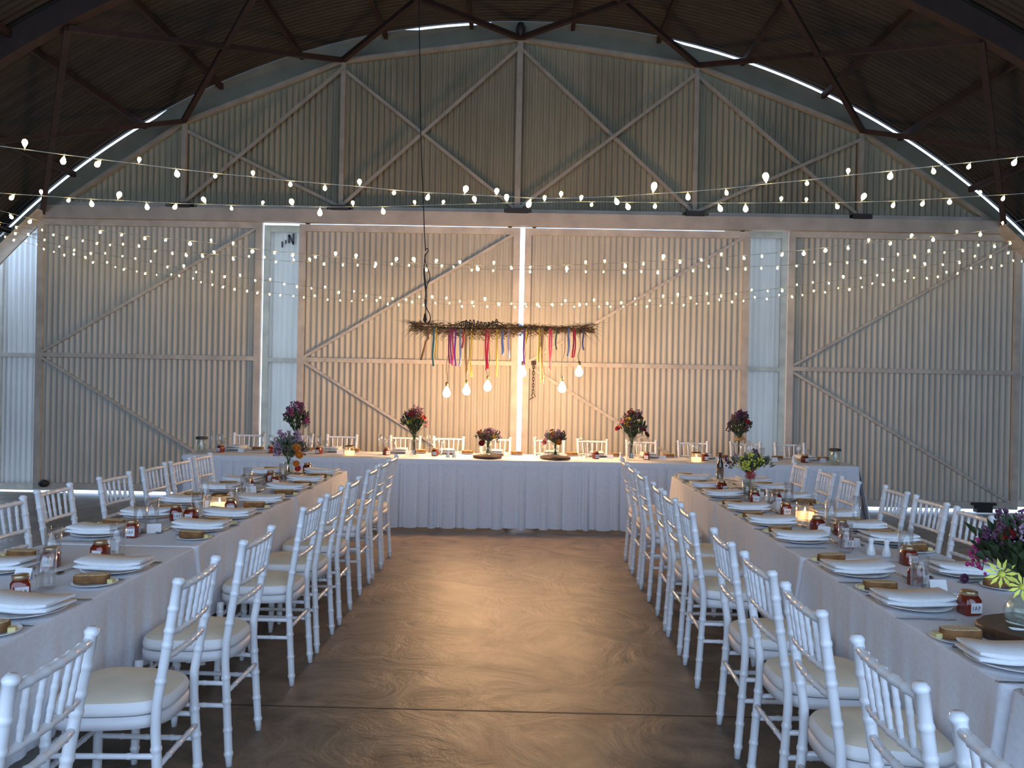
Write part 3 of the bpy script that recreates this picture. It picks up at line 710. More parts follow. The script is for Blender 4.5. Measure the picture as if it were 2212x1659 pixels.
shaker.put('white shaker on the right table, nearer the aisle of the front pair', (1.765, 4.20, Z), 0, 'salt and pepper shakers')
shaker.put('white shaker on the right table, farther from the aisle of the front pair', (1.83, 4.17, Z), 0, 'salt and pepper shakers')
shaker.put('white shaker on the right table behind the vase, nearer the aisle', (1.745, 6.12, Z), 0, 'salt and pepper shakers')
shaker.put('white shaker on the right table behind the vase, farther from the aisle', (1.81, 6.12, Z), 0, 'salt and pepper shakers')
bottle.put('brown beer bottle at the far end of the right table', (1.79, 7.50, Z))
# head table
for p in ((-2.50, 9.30, .054), (-1.17, 9.10, .054), (1.21, 9.14, .054), (2.42, 9.22, .054), (-.37, 9.10, .17), (.37, 9.10, .17), (-1.88, 9.16, .058), (1.92, 9.10, .058), (-3.46, 9.08, .065), (3.42, 9.02, .065)): BUSY.append((*head(p[0], p[1]), p[2]))
def hd(x, y, r=None):
    p = head(x, y)
    return (*(clear(*p, r) if r else p), Z)
for i, x in enumerate((-3.31, -2.76, -2.23, -1.49, -.95, .83, 1.40, 2.05, 2.64, 3.17)): jar.put('red jam jar on the head table, %s from its left end' % ORD[i + 1], hd(x, 9.24, .044), random.uniform(-.9, .9), 'red jam jars')
for i, x in enumerate(HD_C):
    if i not in (5,): wine.put('wine glass on the head table at the %s place from the left' % ORD[i + 1], hd(x - .13, 9.34, .037), 0, 'wine glasses')
    flute.put('champagne flute on the head table at the %s place from the left' % ORD[i + 1], hd(x - .20 + jit(.02), 9.27, .03), 0, 'champagne flutes')
    tumbler.put('glass tumbler on the head table at the %s place from the left' % ORD[i + 1], hd(x - .07 + jit(.02), 9.27 if i != 5 else 9.34, .037), 0, 'glass tumblers')
    card.put('white place card on the head table at the %s place from the left' % ORD[i + 1], hd(x + .12, 9.30, .042), HR + jit(.3), 'place cards')
shaker.put('white shaker left of a pair at the head table, beside the fifth chair', hd(-.80, 9.10), 0, 'salt and pepper shakers')
shaker.put('white shaker right of a pair at the head table, beside the fifth chair', hd(-.735, 9.10), 0, 'salt and pepper shakers')
shaker.put('white shaker on the head table beside the yellow flower vase', hd(1.09, 9.12), 0, 'salt and pepper shakers')
shaker.put('white shaker on the head table near its right end', hd(3.0, 9.12), 0, 'salt and pepper shakers')
candle.put('glowing candle jar on the head table, left of the middle', hd(-1.88, 9.16), 0, 'candle jars')
candle.put('glowing candle jar on the head table, right of the middle', hd(1.92, 9.10), 0, 'candle jars')
lidded.put('glass jar with dark lid on the left end of the head table', hd(-3.46, 9.08))
lidded.put('glass jar with dark lid on the right end of the head table', hd(3.42, 9.02))
# ------------------------------------------------------------------ flowers
def vase(name, label, loc, prof, m='glass_clear', water=None):
    t = thing(name, label, 'vase', loc); MB().lathe(prof, 24).build('vase_wall', m, t)
    return t
TALLV = tuple((r_, z_ * .82) for r_, z_ in ((0, .001), (.05, .001), (.052, .006), (.038, .05), (.035, .12), (.044, .2), (.056, .24), (.055, .24), (.042, .2), (.032, .12), (.035, .052), (.046, .01), (0, .008)))
LOWV = ((0, .001), (.042, .001), (.046, .006), (.046, .085), (.042, .1), (.040, .1), (.043, .084), (.043, .01), (0, .008))
def frame(d):
    d = d.normalized(); a = d.cross(Vector((.3, .2, 1))).normalized()
    if a.length < .1: a = Vector((1, 0, 0))
    b_ = d.cross(a); return Matrix((a, b_, d)).transposed()
def daisy(d, r, n, rnd, rings=1, cup=.15):
    mb = MB(); M = frame(d)
    for q in range(rings):
        rr = r * (1 - .28 * q)
        for i in range(n):
            a = 2 * PI * i / n + q * .2 + rnd.uniform(-.08, .08); c, s_ = math.cos(a), math.sin(a); w_ = rr * 2.4 / n
            pts = [(c * rr * .16, s_ * rr * .16, .0), (c * rr * .6 - s_ * w_ * .55, s_ * rr * .6 + c * w_ * .55, rr * cup * .5 + q * .004), (c * rr, s_ * rr, rr * cup + q * .006 + rnd.uniform(-.1, .1) * rr), (c * rr * .6 + s_ * w_ * .55, s_ * rr * .6 - c * w_ * .55, rr * cup * .5 + q * .004)]
            mb.add([M @ Vector(p) for p in pts], [(0, 1, 2, 3)], 0)
    mb.blob((0, 0, 0), r * .24, r * .24, r * .14, 1, 8, 4, M); return mb
def ball(d, r, rnd):
    mb = MB(); M = frame(d)
    for q in range(3):
        n = (5, 7, 9)[q]; rr = r * (.35, .7, 1)[q]
        for i in range(n):
            a = 2 * PI * i / n + q; c, s_ = math.cos(a), math.sin(a); w_ = rr * .62; z = r * (.55, .35, .05)[q]
            pts = [(c * rr * .3, s_ * rr * .3, -r * .2), (c * rr * .9 - s_ * w_, s_ * rr * .9 + c * w_, z * .6), (c * rr * (.75, .95, 1.1)[q], s_ * rr * (.75, .95, 1.1)[q], z + r * .2), (c * rr * .9 + s_ * w_, s_ * rr * .9 - c * w_, z * .6)]
            mb.add([M @ Vector(p) for p in pts], [(0, 1, 2, 3)], 0)
    mb.blob((0, 0, 0), r * .5, r * .5, r * .4, 0, 8, 4, M); return mb
def spray(d, r, rnd, n=26):
    mb = MB(); M = frame(d)
    for i in range(n):
        z = rnd.uniform(-.4, 1.3) * r; q = rnd.uniform(0, 1) ** .6 * r * (.75 - .3 * z / r) ; a = rnd.uniform(0, 6.28); p = M @ Vector((q * math.cos(a), q * math.sin(a), z))
        if i % 3 == 0: mb.tube([M @ Vector((0, 0, -r * .7)), p], r * .03, 4, 1, False)
        mb.blob(p, r * rnd.uniform(.09, .17), n=5, k=3)
    return mb
KINDN = dict(daisy='daisy', gerbera='gerbera', ball='rose', spray='flower_spray')
def bouquet(name, label, base, top, rad, lean, blooms, leaves, seed, leafm='leaf_dark', foot=0.0, spread=1.0, group=None, neck=None):
    """base: foot of the stems inside the vase; top: height of the crown above it; blooms: (kind, colour, count, radius) or with a fixed direction"""
    rnd = random.Random(seed); t = thing(name, label, 'flowers', base, 0, group)
    nk = neck or top * .45; cen = Vector((lean[0], lean[1], nk + (top - nk) * .45)); sm = MB(); heads = []
    for kind, colr, cnt, r, *pos in blooms:
        for i in range(cnt):
            if pos: p = Vector(pos[0])
            else:
                a = rnd.uniform(0, 2 * PI); e = rnd.uniform(.05, 1.25); q = rad * rnd.uniform(.72, 1.05)
                p = cen + Vector((math.cos(a) * math.sin(e) * q * spread, math.sin(a) * math.sin(e) * q * spread, math.cos(e) * (top - cen.z) * rnd.uniform(.75, 1.02) if kind != 'x' else 0))
                if e > .95: p.z = cen.z + rnd.uniform(-.25, .5) * (top - cen.z)
            heads.append((kind, colr, p, r * (1.0 if pos else 1.22)))
    for kind, colr, p, r in heads:
        k_ = Vector((p.x * .12, p.y * .12, nk)); ft = Vector((rnd.uniform(-.015, .015) - p.x * .05, rnd.uniform(-.015, .015) - p.y * .05, .012))
        sm.tube([ft, k_, k_ + (p - k_) * .55 + Vector((0, 0, .012)), p], [.0022, .002, .0018, .0014], 5)
    sm.build('stems', 'stem_green', t)
    lf = MB()
    for i in range(int(leaves * 1.9)):
        a = rnd.uniform(0, 2 * PI); e = rnd.uniform(.1, 1.9); q = rad * rnd.uniform(.25, .95)
        p = cen + Vector((math.cos(a) * math.sin(e) * q, math.sin(a) * math.sin(e) * q, math.cos(e) * (top - cen.z) * rnd.uniform(.4, .9)))
        if i % 2:
            u = rnd.uniform(0, 1) ** .8; q = rad * (.16 + .78 * u) * rnd.uniform(.5, 1); p = Vector((lean[0] * u + q * math.cos(a), lean[1] * u + q * math.sin(a), nk + .012 + u * (cen.z + .03 - nk)))
        if p.z < nk + .012: p = Vector((p.x * .5, p.y * .5, nk + .012 + rnd.uniform(0, .02)))
        d = (p - Vector((0, 0, nk * .7)) + Vector((rnd.uniform(-.05, .05), rnd.uniform(-.05, .05), rnd.uniform(-.03, .05)))).normalized(); L = rnd.uniform(.03, .065); w_ = L * rnd.uniform(.16, .3)
        sd = d.cross(Vector((rnd.uniform(-1, 1), rnd.uniform(-1, 1), 1))).normalized(); nn = sd.cross(d) * (L * .16)
        lf.add([p, p + d * L * .45 + sd * w_ + nn, p + d * L, p + d * L * .45 - sd * w_ + nn, p + d * L * .5 - nn * .4], [(0, 1, 4), (1, 2, 4), (2, 3, 4), (3, 0, 4)])
    lf.build('foliage', leafm, t)
    for kind, colr, p, r in heads:
        d = (p - Vector((0, 0, nk * .8))); d = (d.normalized() + Vector((0, -.55, .15))).normalized()
        if kind == 'daisy': mb = daisy(d, r, 11, rnd, 1); ms = ['petal_' + colr, 'petal_lime']
        elif kind == 'gerbera': mb = daisy(d, r, 18, rnd, 2, .08); ms = ['petal_' + colr, 'petal_rust']
        elif kind == 'spray': mb = spray(Vector((d.x, d.y, d.z + .6)), r, rnd); ms = ['petal_' + colr, 'stem_green']
        else: mb = ball(d, r, rnd); ms = 'petal_' + colr
        mb.build(KINDN[kind], ms, t, True, p)
    return t
# four tall vases on the head table
for k, (x, y, lab) in enumerate(((-2.50, 9.30, 'tall glass vase of purple flowers on the head table, leftmost vase'), (-1.17, 9.10, 'tall glass vase on the head table left of the hanging bulbs'),
                                 (1.21, 9.14, 'tall glass vase on the head table right of the hanging bulbs'), (2.42, 9.22, 'tall glass vase of dark purple flowers, rightmost vase on the head table'))):
    X = head(x, y); v = vase('glass_vase', lab, (*X, Z), TALLV); props(v, None, None, 'tall vases')
    B = (*X, Z + .009)
    if k == 0: bouquet('bouquet', 'tall bouquet of purple sprays at the left of the head table', B, .50, .145, (0, 0), [('spray', 'purple', 12, .05), ('spray', 'mauve', 3, .045), ('spray', 'magenta', 5, .045)], 110, 1, neck=.215)
    if k == 1: bouquet('bouquet', 'tall bouquet with yellow and red flowers and dark leaves, left of the bulbs', B, .52, .145, (-.01, 0), [('ball', 'yellow', 1, .036, (-.02, -.09, .40)), ('ball', 'lemon', 1, .03, (-.045, -.085, .37)), ('ball', 'red', 2, .034), ('ball', 'pink', 3, .028), ('spray', 'purple', 6, .04), ('spray', 'rust', 4, .04), ('spray', 'pink', 2, .04, (.13, -.03, .34))], 170, 2, neck=.215)
    if k == 2: bouquet('bouquet', 'tall bouquet with yellow blossoms and drooping dark red flowers, right of the bulbs', B, .52, .15, (0, 0), [('ball', 'yellow', 1, .022, (-.08, -.09, .44)), ('ball', 'yellow', 1, .024, (-.05, -.1, .45)), ('ball', 'yellow', 1, .024, (-.075, -.1, .41)), ('ball', 'yellow', 1, .02, (-.06, -.1, .375)), ('ball', 'crimson', 1, .034, (-.155, -.03, .34)), ('ball', 'rust', 1, .034, (.16, -.04, .28)), ('ball', 'rust', 2, .036), ('spray', 'plum', 8, .045), ('ball', 'pink', 2, .025), ('ball', 'crimson', 2, .03)], 180, 3, neck=.215)
    if k == 3: bq = bouquet('bouquet', 'tall purple bouquet with one red flower at the right of the head table', B, .50, .14, (0, 0), [('spray', 'plum', 12, .05), ('ball', 'red', 1, .036, (.075, -.06, .44)), ('spray', 'purple', 4, .045)], 90, 4, neck=.235)
MB().lathe(((.030, .222), (.055, .236), (.048, .256), (.026, .244), (.030, .222)), 14).tube([(.03, -.045, .28), (.05, -.07, .24), (.045, -.075, .19)], [.012, .01, .006], 5).build('ribbon_bow', 'ribbon_hessian', bq)
# two low jars on round slabs at the middle of the head table
for k, (x, y) in enumerate(((-.37, 9.10), (.37, 9.10))):
    X = head(x, y); side = ('left', 'right')[k]
    slab.put('round dark wood slab on the head table, %s of the two' % side, (*X, Z), k * 1.1, 'wood slabs')
    vase('flower_jar', 'short glass jar of flowers on the head table slab, %s one' % side, (*X, Z + .031), LOWV, 'glass_green')
    B = (*X, Z + .04)
    if k == 0: bouquet('bouquet', 'low bouquet with yellow and mauve flowers, left of the two on slabs', B, .24, .135, (0, 0), [('ball', 'yellow', 1, .034, (.02, -.05, .215)), ('ball', 'yellow', 1, .03, (.07, -.05, .2)), ('ball', 'crimson', 1, .034, (-.06, -.09, .13)), ('spray', 'rust', 5, .04), ('spray', 'mauve', 6, .04), ('spray', 'purple', 4, .04), ('ball', 'orange', 2, .026)], 120, 5, 'leaf_grey', neck=.115, spread=1.15)
    else: bouquet('bouquet', 'low bouquet with magenta and coral flowers, right of the two on slabs', B, .24, .13, (0, 0), [('ball', 'magenta', 1, .036, (-.02, -.06, .215)), ('ball', 'pink', 2, .032, (-.12, -.06, .15)), ('ball', 'orange', 2, .026), ('spray', 'mauve', 5, .04), ('spray', 'rust', 5, .04), ('spray', 'yellow', 2, .03), ('ball', 'plum', 3, .03)], 120, 6, 'leaf_grey', neck=.115, spread=1.15)
# vases on the long tables
slab.put('round dark wood slab on the left long table under the flower jar', (-1.97, 6.92, Z), .4, 'wood slabs')
vase('flower_jar', 'glass jar of pale flowers near the far end of the left table', (-1.93, 6.90, Z + .031), LOWV, 'glass_green')
bouquet('bouquet', 'bouquet of pale mauve and orange flowers near the far end of the left table', (-1.93, 6.90, Z + .04), .30, .15, (0, 0), [('spray', 'mauve', 4, .06, (-.06, -.08, .19)), ('spray', 'mauve', 5, .055), ('ball', 'orange', 1, .034, (.09, -.09, .22)), ('ball', 'orange', 1, .032, (.11, -.08, .16)), ('ball', 'orange', 1, .026, (.09, -.09, .09)), ('spray', 'plum', 4, .045), ('ball', 'red', 1, .025, (.10, -.08, .05))], 110, 7, 'leaf_grey', neck=.118)
slab.put('round dark wood slab on the right long table under the flower jar', (1.78, 6.50, Z), 1.4, 'wood slabs')
vase('flower_jar', 'glass jar of flowers with a red gerbera on the right table', (1.79, 6.52, Z + .031), LOWV, 'glass_green')
bouquet('bouquet', 'bouquet with one red gerbera and lime blossoms on the right table', (1.79, 6.52, Z + .04), .25, .16, (0, 0), [('gerbera', 'crimson', 1, .052, (-.03, -.12, .12)), ('spray', 'lime', 1, .06, (-.10, -.13, .20)), ('spray', 'lime', 1, .06, (-.04, -.13, .225)), ('spray', 'lime', 1, .06, (.03, -.13, .205)), ('spray', 'lime', 1, .05, (-.07, -.14, .16)), ('spray', 'mauve', 3, .035), ('spray', 'plum', 3, .045)], 120, 8, 'leaf_grey', neck=.115, spread=1.35)
slab.put('large dark wood slab at the near end of the right table', (1.75, 2.80, Z), .9, 'wood slabs').scale = (1.19, 1.19, 1.5)
NB = (1.70, 2.77, Z + .046)
vase('flower_jar', 'squat glass jar of flowers nearest the camera on the right table', NB, ((0, .001), (.07, .001), (.083, .02), (.086, .06), (.07, .098), (.06, .104), (.06, .118), (.057, .118), (.057, .103), (.067, .096), (.082, .06), (.079, .021), (0, .008)), 'glass_green')
bouquet('bouquet', 'nearest bouquet with yellow daisies, on the right table', (NB[0], NB[1], NB[2] + .009), .34, .17, (-.05, 0), [('daisy', 'lemon', 1, .050, (-.163, -.10, .195)), ('daisy', 'lemon', 1, .046, (-.096, -.10, .155)), ('gerbera', 'crimson', 1, .034, (-.108, -.03, .31)), ('ball', 'plum', 1, .016, (-.21, .03, .148)), ('spray', 'magenta', 1, .05, (-.165, .03, .205)), ('spray', 'magenta', 1, .04, (-.15, .03, .24)), ('spray', 'purple', 1, .04, (-.13, .03, .255)), ('spray', 'mauve', 1, .035, (-.11, .02, .275)), ('spray', 'purple', 1, .025, (-.14, .03, .30)), ('spray', 'plum', 3, .035), ('spray', 'mauve', 2, .03), ('spray', 'purple', 2, .03)], 200, 10, 'leaf_dark', neck=.135)
STRANDS = [
(3.1, [(-1.97,2.428),(-1.68,2.395),(-1.33,2.357),(-0.98,2.325),(-0.69,2.304),(-0.39,2.283),(-0.03,2.27),(0.18,2.27),(0.58,2.299),(0.92,2.337),(1.32,2.387),(1.83,2.451)],
 [(-1.88,2.421),(-1.73,2.39),(-1.59,2.365),(-1.45,2.384),(-1.31,2.338),(-1.16,2.327),(-1.02,2.341),(-0.88,2.306),(-0.75,2.297),(-0.62,2.312),(-0.49,2.269),(-0.36,2.266),(-0.23,2.282),(-0.11,2.289),(0.02,2.257),(0.13,2.274),(0.33,2.259),(0.47,2.295),(0.6,2.286),(0.74,2.31),(0.89,2.347),(1.04,2.343),(1.19,2.388),(1.35,2.363),(1.5,2.386),(1.64,2.426),(1.81,2.448)]),
(4.0, [(-2.54,2.448),(-2.09,2.427),(-1.56,2.411),(-0.89,2.409),(-0.43,2.426),(-0.04,2.443),(0.31,2.454),(0.75,2.457),(1.19,2.464),(1.7,2.479),(2.37,2.528)],
 [(-2.47,2.425),(-2.34,2.454),(-2.2,2.425),(-2.1,2.413),(-1.97,2.431),(-1.83,2.393),(-1.68,2.402),(-1.54,2.425),(-1.42,2.387),(-1.27,2.414),(-1.12,2.412),(-0.99,2.392),(-0.83,2.426),(-0.69,2.392),(-0.53,2.442),(-0.4,2.431),(-0.24,2.445),(-0.09,2.445),(0.09,2.452),(0.26,2.46),(0.32,2.438),(0.48,2.448),(0.62,2.437),(0.92,2.433),(1.05,2.446),(1.22,2.478),(1.34,2.475),(1.48,2.451),(1.6,2.476),(1.76,2.465),(1.9,2.474),(2.02,2.48),(2.16,2.525),(2.28,2.513)]),
(5.4, [(-3.43,2.637),(-3.09,2.561),(-2.77,2.522),(-2.48,2.488),(-2.09,2.455),(-1.69,2.411),(-1.24,2.374),(-0.81,2.345),(-0.04,2.338),(0.39,2.355),(0.95,2.392),(1.44,2.433),(1.68,2.458),(2.15,2.517),(2.64,2.576),(2.96,2.618),(3.08,2.655)],
 [(-3.37,2.599),(-3.22,2.58),(-2.77,2.51),(-2.62,2.491),(-2.48,2.488),(-2.33,2.46),(-2.18,2.451),(-2.04,2.456),(-1.9,2.446),(-1.77,2.401),(-1.63,2.382),(-1.5,2.36),(-1.36,2.372),(-1.23,2.374),(-1.1,2.37),(-0.97,2.337),(-0.84,2.369),(-0.71,2.347),(-0.58,2.355),(-0.42,2.346),(-0.31,2.33),(-0.2,2.356),(-0.09,2.337),(0.04,2.327),(0.16,2.336),(0.27,2.326),(0.39,2.373),(0.52,2.378),(0.65,2.356),(0.77,2.361),(0.89,2.399),(1.01,2.378),(1.14,2.392),(1.27,2.436),(1.41,2.418),(1.53,2.423),(1.67,2.446),(1.8,2.469),(1.94,2.472),(2.08,2.501),(2.21,2.536),(2.36,2.533),(2.48,2.571),(2.63,2.558),(2.78,2.612),(2.93,2.596),(3.07,2.652)]),
(7.7, [(-4.89,2.98),(-4.49,2.901),(-3.98,2.815),(-3.43,2.747),(-2.85,2.714),(-2.29,2.668),(-1.68,2.658),(-1.08,2.634),(-0.29,2.623),(0.18,2.631),(0.9,2.635),(1.71,2.671),(2.34,2.704),(2.97,2.757),(3.58,2.828),(4.16,2.91),(4.45,2.97)],
 [(-4.74,2.948),(-4.49,2.914),(-4.39,2.855),(-4.25,2.836),(-4.11,2.817),(-3.97,2.798),(-3.85,2.787),(-3.73,2.802),(-3.58,2.805),(-3.43,2.738),(-3.28,2.732),(-3.15,2.713),(-3.0,2.707),(-2.87,2.74),(-2.71,2.682),(-2.56,2.711),(-2.42,2.683),(-2.3,2.655),(-2.13,2.675),(-1.98,2.674),(-1.85,2.659),(-1.68,2.658),(-1.54,2.647),(-1.38,2.62),(-1.23,2.64),(-1.06,2.656),(-0.91,2.624),(-0.77,2.653),(-0.65,2.663),(-0.48,2.619),(-0.29,2.623),(-0.12,2.625),(0.05,2.62),(0.22,2.632),(0.39,2.605),(0.56,2.629),(0.73,2.607),(0.91,2.627),(1.07,2.617),(1.23,2.62),(1.4,2.636),(1.55,2.634),(1.7,2.675),(1.87,2.678),(2.03,2.66),(2.18,2.684),(2.33,2.699),(2.5,2.706),(2.66,2.739),(2.81,2.72),(2.97,2.745),(3.13,2.769),(3.28,2.784),(3.43,2.838),(3.58,2.815),(3.7,2.847),(3.86,2.85),(4.01,2.869),(4.16,2.936),(4.3,2.917),(4.45,2.966)]),
(8.4, [(-5.33,3.06),(-4.88,2.922),(-4.41,2.823),(-3.94,2.751),(-3.45,2.671),(-3.02,2.608),(-2.57,2.56),(-2.01,2.491),(-1.45,2.43),(-0.92,2.408),(-0.25,2.392),(0.29,2.392),(0.84,2.416),(1.4,2.459),(1.98,2.512),(2.59,2.583),(3.2,2.682),(3.85,2.796),(4.35,2.888),(4.85,2.995)],
 [(-5.18,3.006),(-5.04,2.981),(-4.88,2.941),(-4.72,2.864),(-4.57,2.839),(-4.41,2.813),(-4.25,2.797),(-4.08,2.782),(-3.94,2.756),(-3.78,2.735),(-3.62,2.682),(-3.45,2.675),(-3.32,2.631),(-3.16,2.648),(-3.02,2.589),(-2.87,2.606),(-2.73,2.552),(-2.57,2.569),(-2.43,2.511),(-2.29,2.504),(-2.15,2.488),(-2.01,2.509),(-1.87,2.47),(-1.72,2.463),(-1.59,2.428),(-1.45,2.421),(-1.33,2.414),(-1.19,2.407),(-1.06,2.438),(-0.92,2.431),(-0.79,2.405),(-0.65,2.38),(-0.51,2.373),(-0.39,2.398),(-0.25,2.373),(-0.12,2.385),(0.01,2.387),(0.13,2.371),(0.29,2.378),(0.42,2.404),(0.56,2.388),(0.7,2.423),(0.84,2.407),(0.98,2.414),(1.11,2.44),(1.26,2.429),(1.4,2.464),(1.55,2.499),(1.68,2.469),(1.83,2.5),(1.98,2.498),(2.13,2.519),(2.28,2.564),(2.44,2.553),(2.59,2.574),(2.74,2.618),(2.9,2.649),(3.05,2.643),(3.2,2.71),(3.37,2.704),(3.53,2.726),(3.69,2.798),(3.85,2.796),(4.02,2.841),(4.18,2.853),(4.35,2.875),(4.5,2.933),(4.67,2.945),(4.85,2.985)]),
(10.4, [(-6.6,3.325),(-6.13,3.182),(-5.5,3.025),(-4.86,2.897),(-4.32,2.819),(-3.76,2.725),(-3.19,2.648),(-2.6,2.601),(-2.02,2.565),(-1.39,2.542),(-0.63,2.539),(0.03,2.545),(0.63,2.556),(1.24,2.567),(1.85,2.596),(2.43,2.641),(3.02,2.698),(3.59,2.772),(4.2,2.863),(4.73,2.947),(5.24,3.037),(5.78,3.138),(6.16,3.22)],
 [(-6.53,3.286),(-6.41,3.236),(-6.26,3.221),(-6.13,3.2),(-6.05,3.155),(-5.91,3.111),(-5.79,3.089),(-5.66,3.08),(-5.5,3.054),(-5.41,2.992),(-5.24,2.971),(-5.13,2.927),(-5.01,2.906),(-4.86,2.879),(-4.75,2.87),(-4.61,2.855),(-4.43,2.84),(-4.32,2.837),(-4.16,2.799),(-4.05,2.749),(-3.91,2.728),(-3.76,2.713),(-3.62,2.687),(-3.47,2.678),(-3.33,2.657),(-3.19,2.637),(-3.05,2.628),(-2.89,2.619),(-2.75,2.604),(-2.61,2.641),(-2.46,2.586),(-2.3,2.578),(-2.15,2.563),(-2.02,2.588),(-1.84,2.58),(-1.69,2.542),(-1.56,2.539),(-1.39,2.571),(-1.25,2.522),(-1.1,2.571),(-0.93,2.562),(-0.77,2.525),(-0.63,2.539),(-0.45,2.525),(-0.31,2.556),(-0.12,2.542),(0.03,2.533),(0.19,2.542),(0.35,2.562),(0.47,2.57),(0.63,2.544),(0.78,2.582),(0.94,2.544),(1.09,2.553),(1.24,2.556),(1.4,2.593),(1.54,2.573),(1.71,2.587),(1.85,2.613),(2.0,2.593),(2.15,2.601),(2.3,2.621),(2.43,2.652),(2.59,2.65),(2.74,2.652),(2.88,2.712),(3.02,2.698),(3.17,2.747),(3.32,2.715),(3.46,2.729),(3.59,2.777),(3.73,2.78),(3.9,2.829),(4.05,2.837),(4.2,2.863),(4.32,2.882),(4.45,2.879),(4.59,2.928),(4.73,2.941),(4.83,2.972),(4.98,2.969),(5.12,3.0),(5.24,3.043),(5.38,3.051),(5.53,3.117),(5.66,3.13),(5.78,3.132),(5.91,3.163),(6.06,3.201),(6.16,3.214)]),
]
# ------------------------------------------------------------------ fairy lights
def catm(pts, n=6):
    out = []
    for i in range(len(pts) - 1):
        p0, p1, p2, p3 = pts[max(0, i - 1)], pts[i], pts[i + 1], pts[min(len(pts) - 1, i + 2)]
        for k in range(n):
            t = k / n; out.append(tuple(.5 * ((2 * b_) + (-a + c) * t + (2 * a - 5 * b_ + 4 * c - d) * t * t + (-a + 3 * b_ - 3 * c + d) * t ** 3) for a, b_, c, d in zip(p0, p1, p2, p3)))
    out.append(tuple(pts[-1])); return out
bulb_mesh = None
random.seed(8)
SN = ['nearest', 'second nearest', 'third nearest', 'fourth nearest', 'fifth nearest', 'farthest']
for si, (Y, W, B) in enumerate(STRANDS):
    t = thing('string_light', 'string of warm fairy lights across the hall, %s strand to the camera' % SN[si], 'string lights', (0, Y, 0), 0, 'fairy light strings')
    # carry the line on past the picture's edge to where the arch holds it
    def ext(a, b_, sg):
        sl = (a[1] - b_[1]) / (a[0] - b_[0]); out = []; x, z = a; k = 0
        while (x - AX) ** 2 + (z - AZ) ** 2 < (RN - .02) ** 2 and k < 400:
            x += sg * .1; sl += sg * .002; z += sg * .1 * sl; k += 1
            if k % 6 == 0: out.append((x, z))
        out.append((x, z)); return out
    L_ = ext(W[0], W[1], -1)[::-1]; R_ = ext(W[-1], W[-2], 1)
    line = catm(L_ + list(W) + R_, 4)
    MB().tube([(x, 0, z) for x, z in line], .0016 if si < 3 else .002, 4).build('wire', 'fairy_wire', t)
    def wz(x):
        for (a, p), (b_, q) in zip(line, line[1:]):
            if a <= x <= b_: return p + (q - p) * (x - a) / max(1e-6, b_ - a)
        return line[-1][1]
    pts = list(B)
    for sg, E_ in ((-1, L_[::-1]), (1, R_)):           # a few more lamps just outside the frame
        x0 = B[0][0] if sg < 0 else B[-1][0]
        for k in range(1, 6):
            x = x0 + sg * .17 * k
            if line[0][0] < x < line[-1][0] and len(pts) < 99: pts.append((x, wz(x) + random.choice((-.03, .03))))
    if bulb_mesh is None:
        mb = MB(); mb.lathe(((.0, -.004), (.003, -.003), (.003, .010), (.0, .011)), 6, mi=1)
        mb.lathe(((.003, .010), (.0065, .015), (.0105, .026), (.0085, .034), (.004, .038), (0, .039)), 8)
        bulb_mesh = mb.mesh('bulb', ['fairy_glow', 'fairy_cap'])
    for x, z in pts:
        o = bpy.data.objects.new('bulb', bulb_mesh); C.objects.link(o); o.parent = t
        z0 = wz(x); d = z - z0
        s_ = (1 if abs(d) < .012 else abs(d) / .03) ; s_ = random.choice((.62, .7, .78, .9, 1.05)) * (1.0 if si > 1 else 1.08)
        dv = Vector((random.uniform(-.5, .5), random.uniform(-.9, .5), 1 if d > 0 else -1)).normalized()
        o.location = (x, 0, z0) if abs(d) < .06 else (x, 0, z - .02 * (1 if d > 0 else -1))
        o.rotation_euler = dv.to_track_quat('Z', 'Y').to_euler(); o.scale = (s_,) * 3
# ------------------------------------------------------------------ hanging branch with ribbons and lamps
HY, HZ = 9.30, 2.185
br = thing('hanging_branch', 'long dry foliage branch hanging level above the head table', 'branch', (-.22, HY, HZ))
random.seed(31)
def bz(x): return .012 * math.sin(x * 3.1) + .02 * x * x - .01
pts = [(x / 20 * 1.0, .015 * math.sin(x * .9), bz(x / 20)) for x in range(-20, 20)]
MB().tube(pts, [.008 + .012 * (1 - abs(p[0])) + .004 * math.sin(i * 1.7) for i, p in enumerate(pts)], 7).build('limb', 'twig', br)
tw = MB()
for i in range(900):
    x = random.uniform(-1.02, .98); th = .105 * (.55 + .45 * math.cos(x * 2.2 + .8)) if x < .75 else .07
    sg = -1 if random.random() < (.75 if x < -.55 else .4 if x < .6 else .15) else 1
    a = random.uniform(0, 2 * PI); st = Vector((x, .035 * math.cos(a), bz(x) + th * .35 * math.sin(a)))
    L = random.uniform(.05, .17) * (1.25 if abs(x) > .8 else 1); d = Vector((sg * random.uniform(.5, 1), .55 * math.cos(a), .42 * math.sin(a) - .12)).normalized()
    e = st + d * L; md = st + d * L * .5 + Vector((0, 0, random.uniform(-.005, .012))); e.z -= L * L * 1.1
    tw.tube([st, md, e], [.0022, .0017, .0006], 3, 0, False)
tw.build('twigs', 'twig', br)
lf = MB()
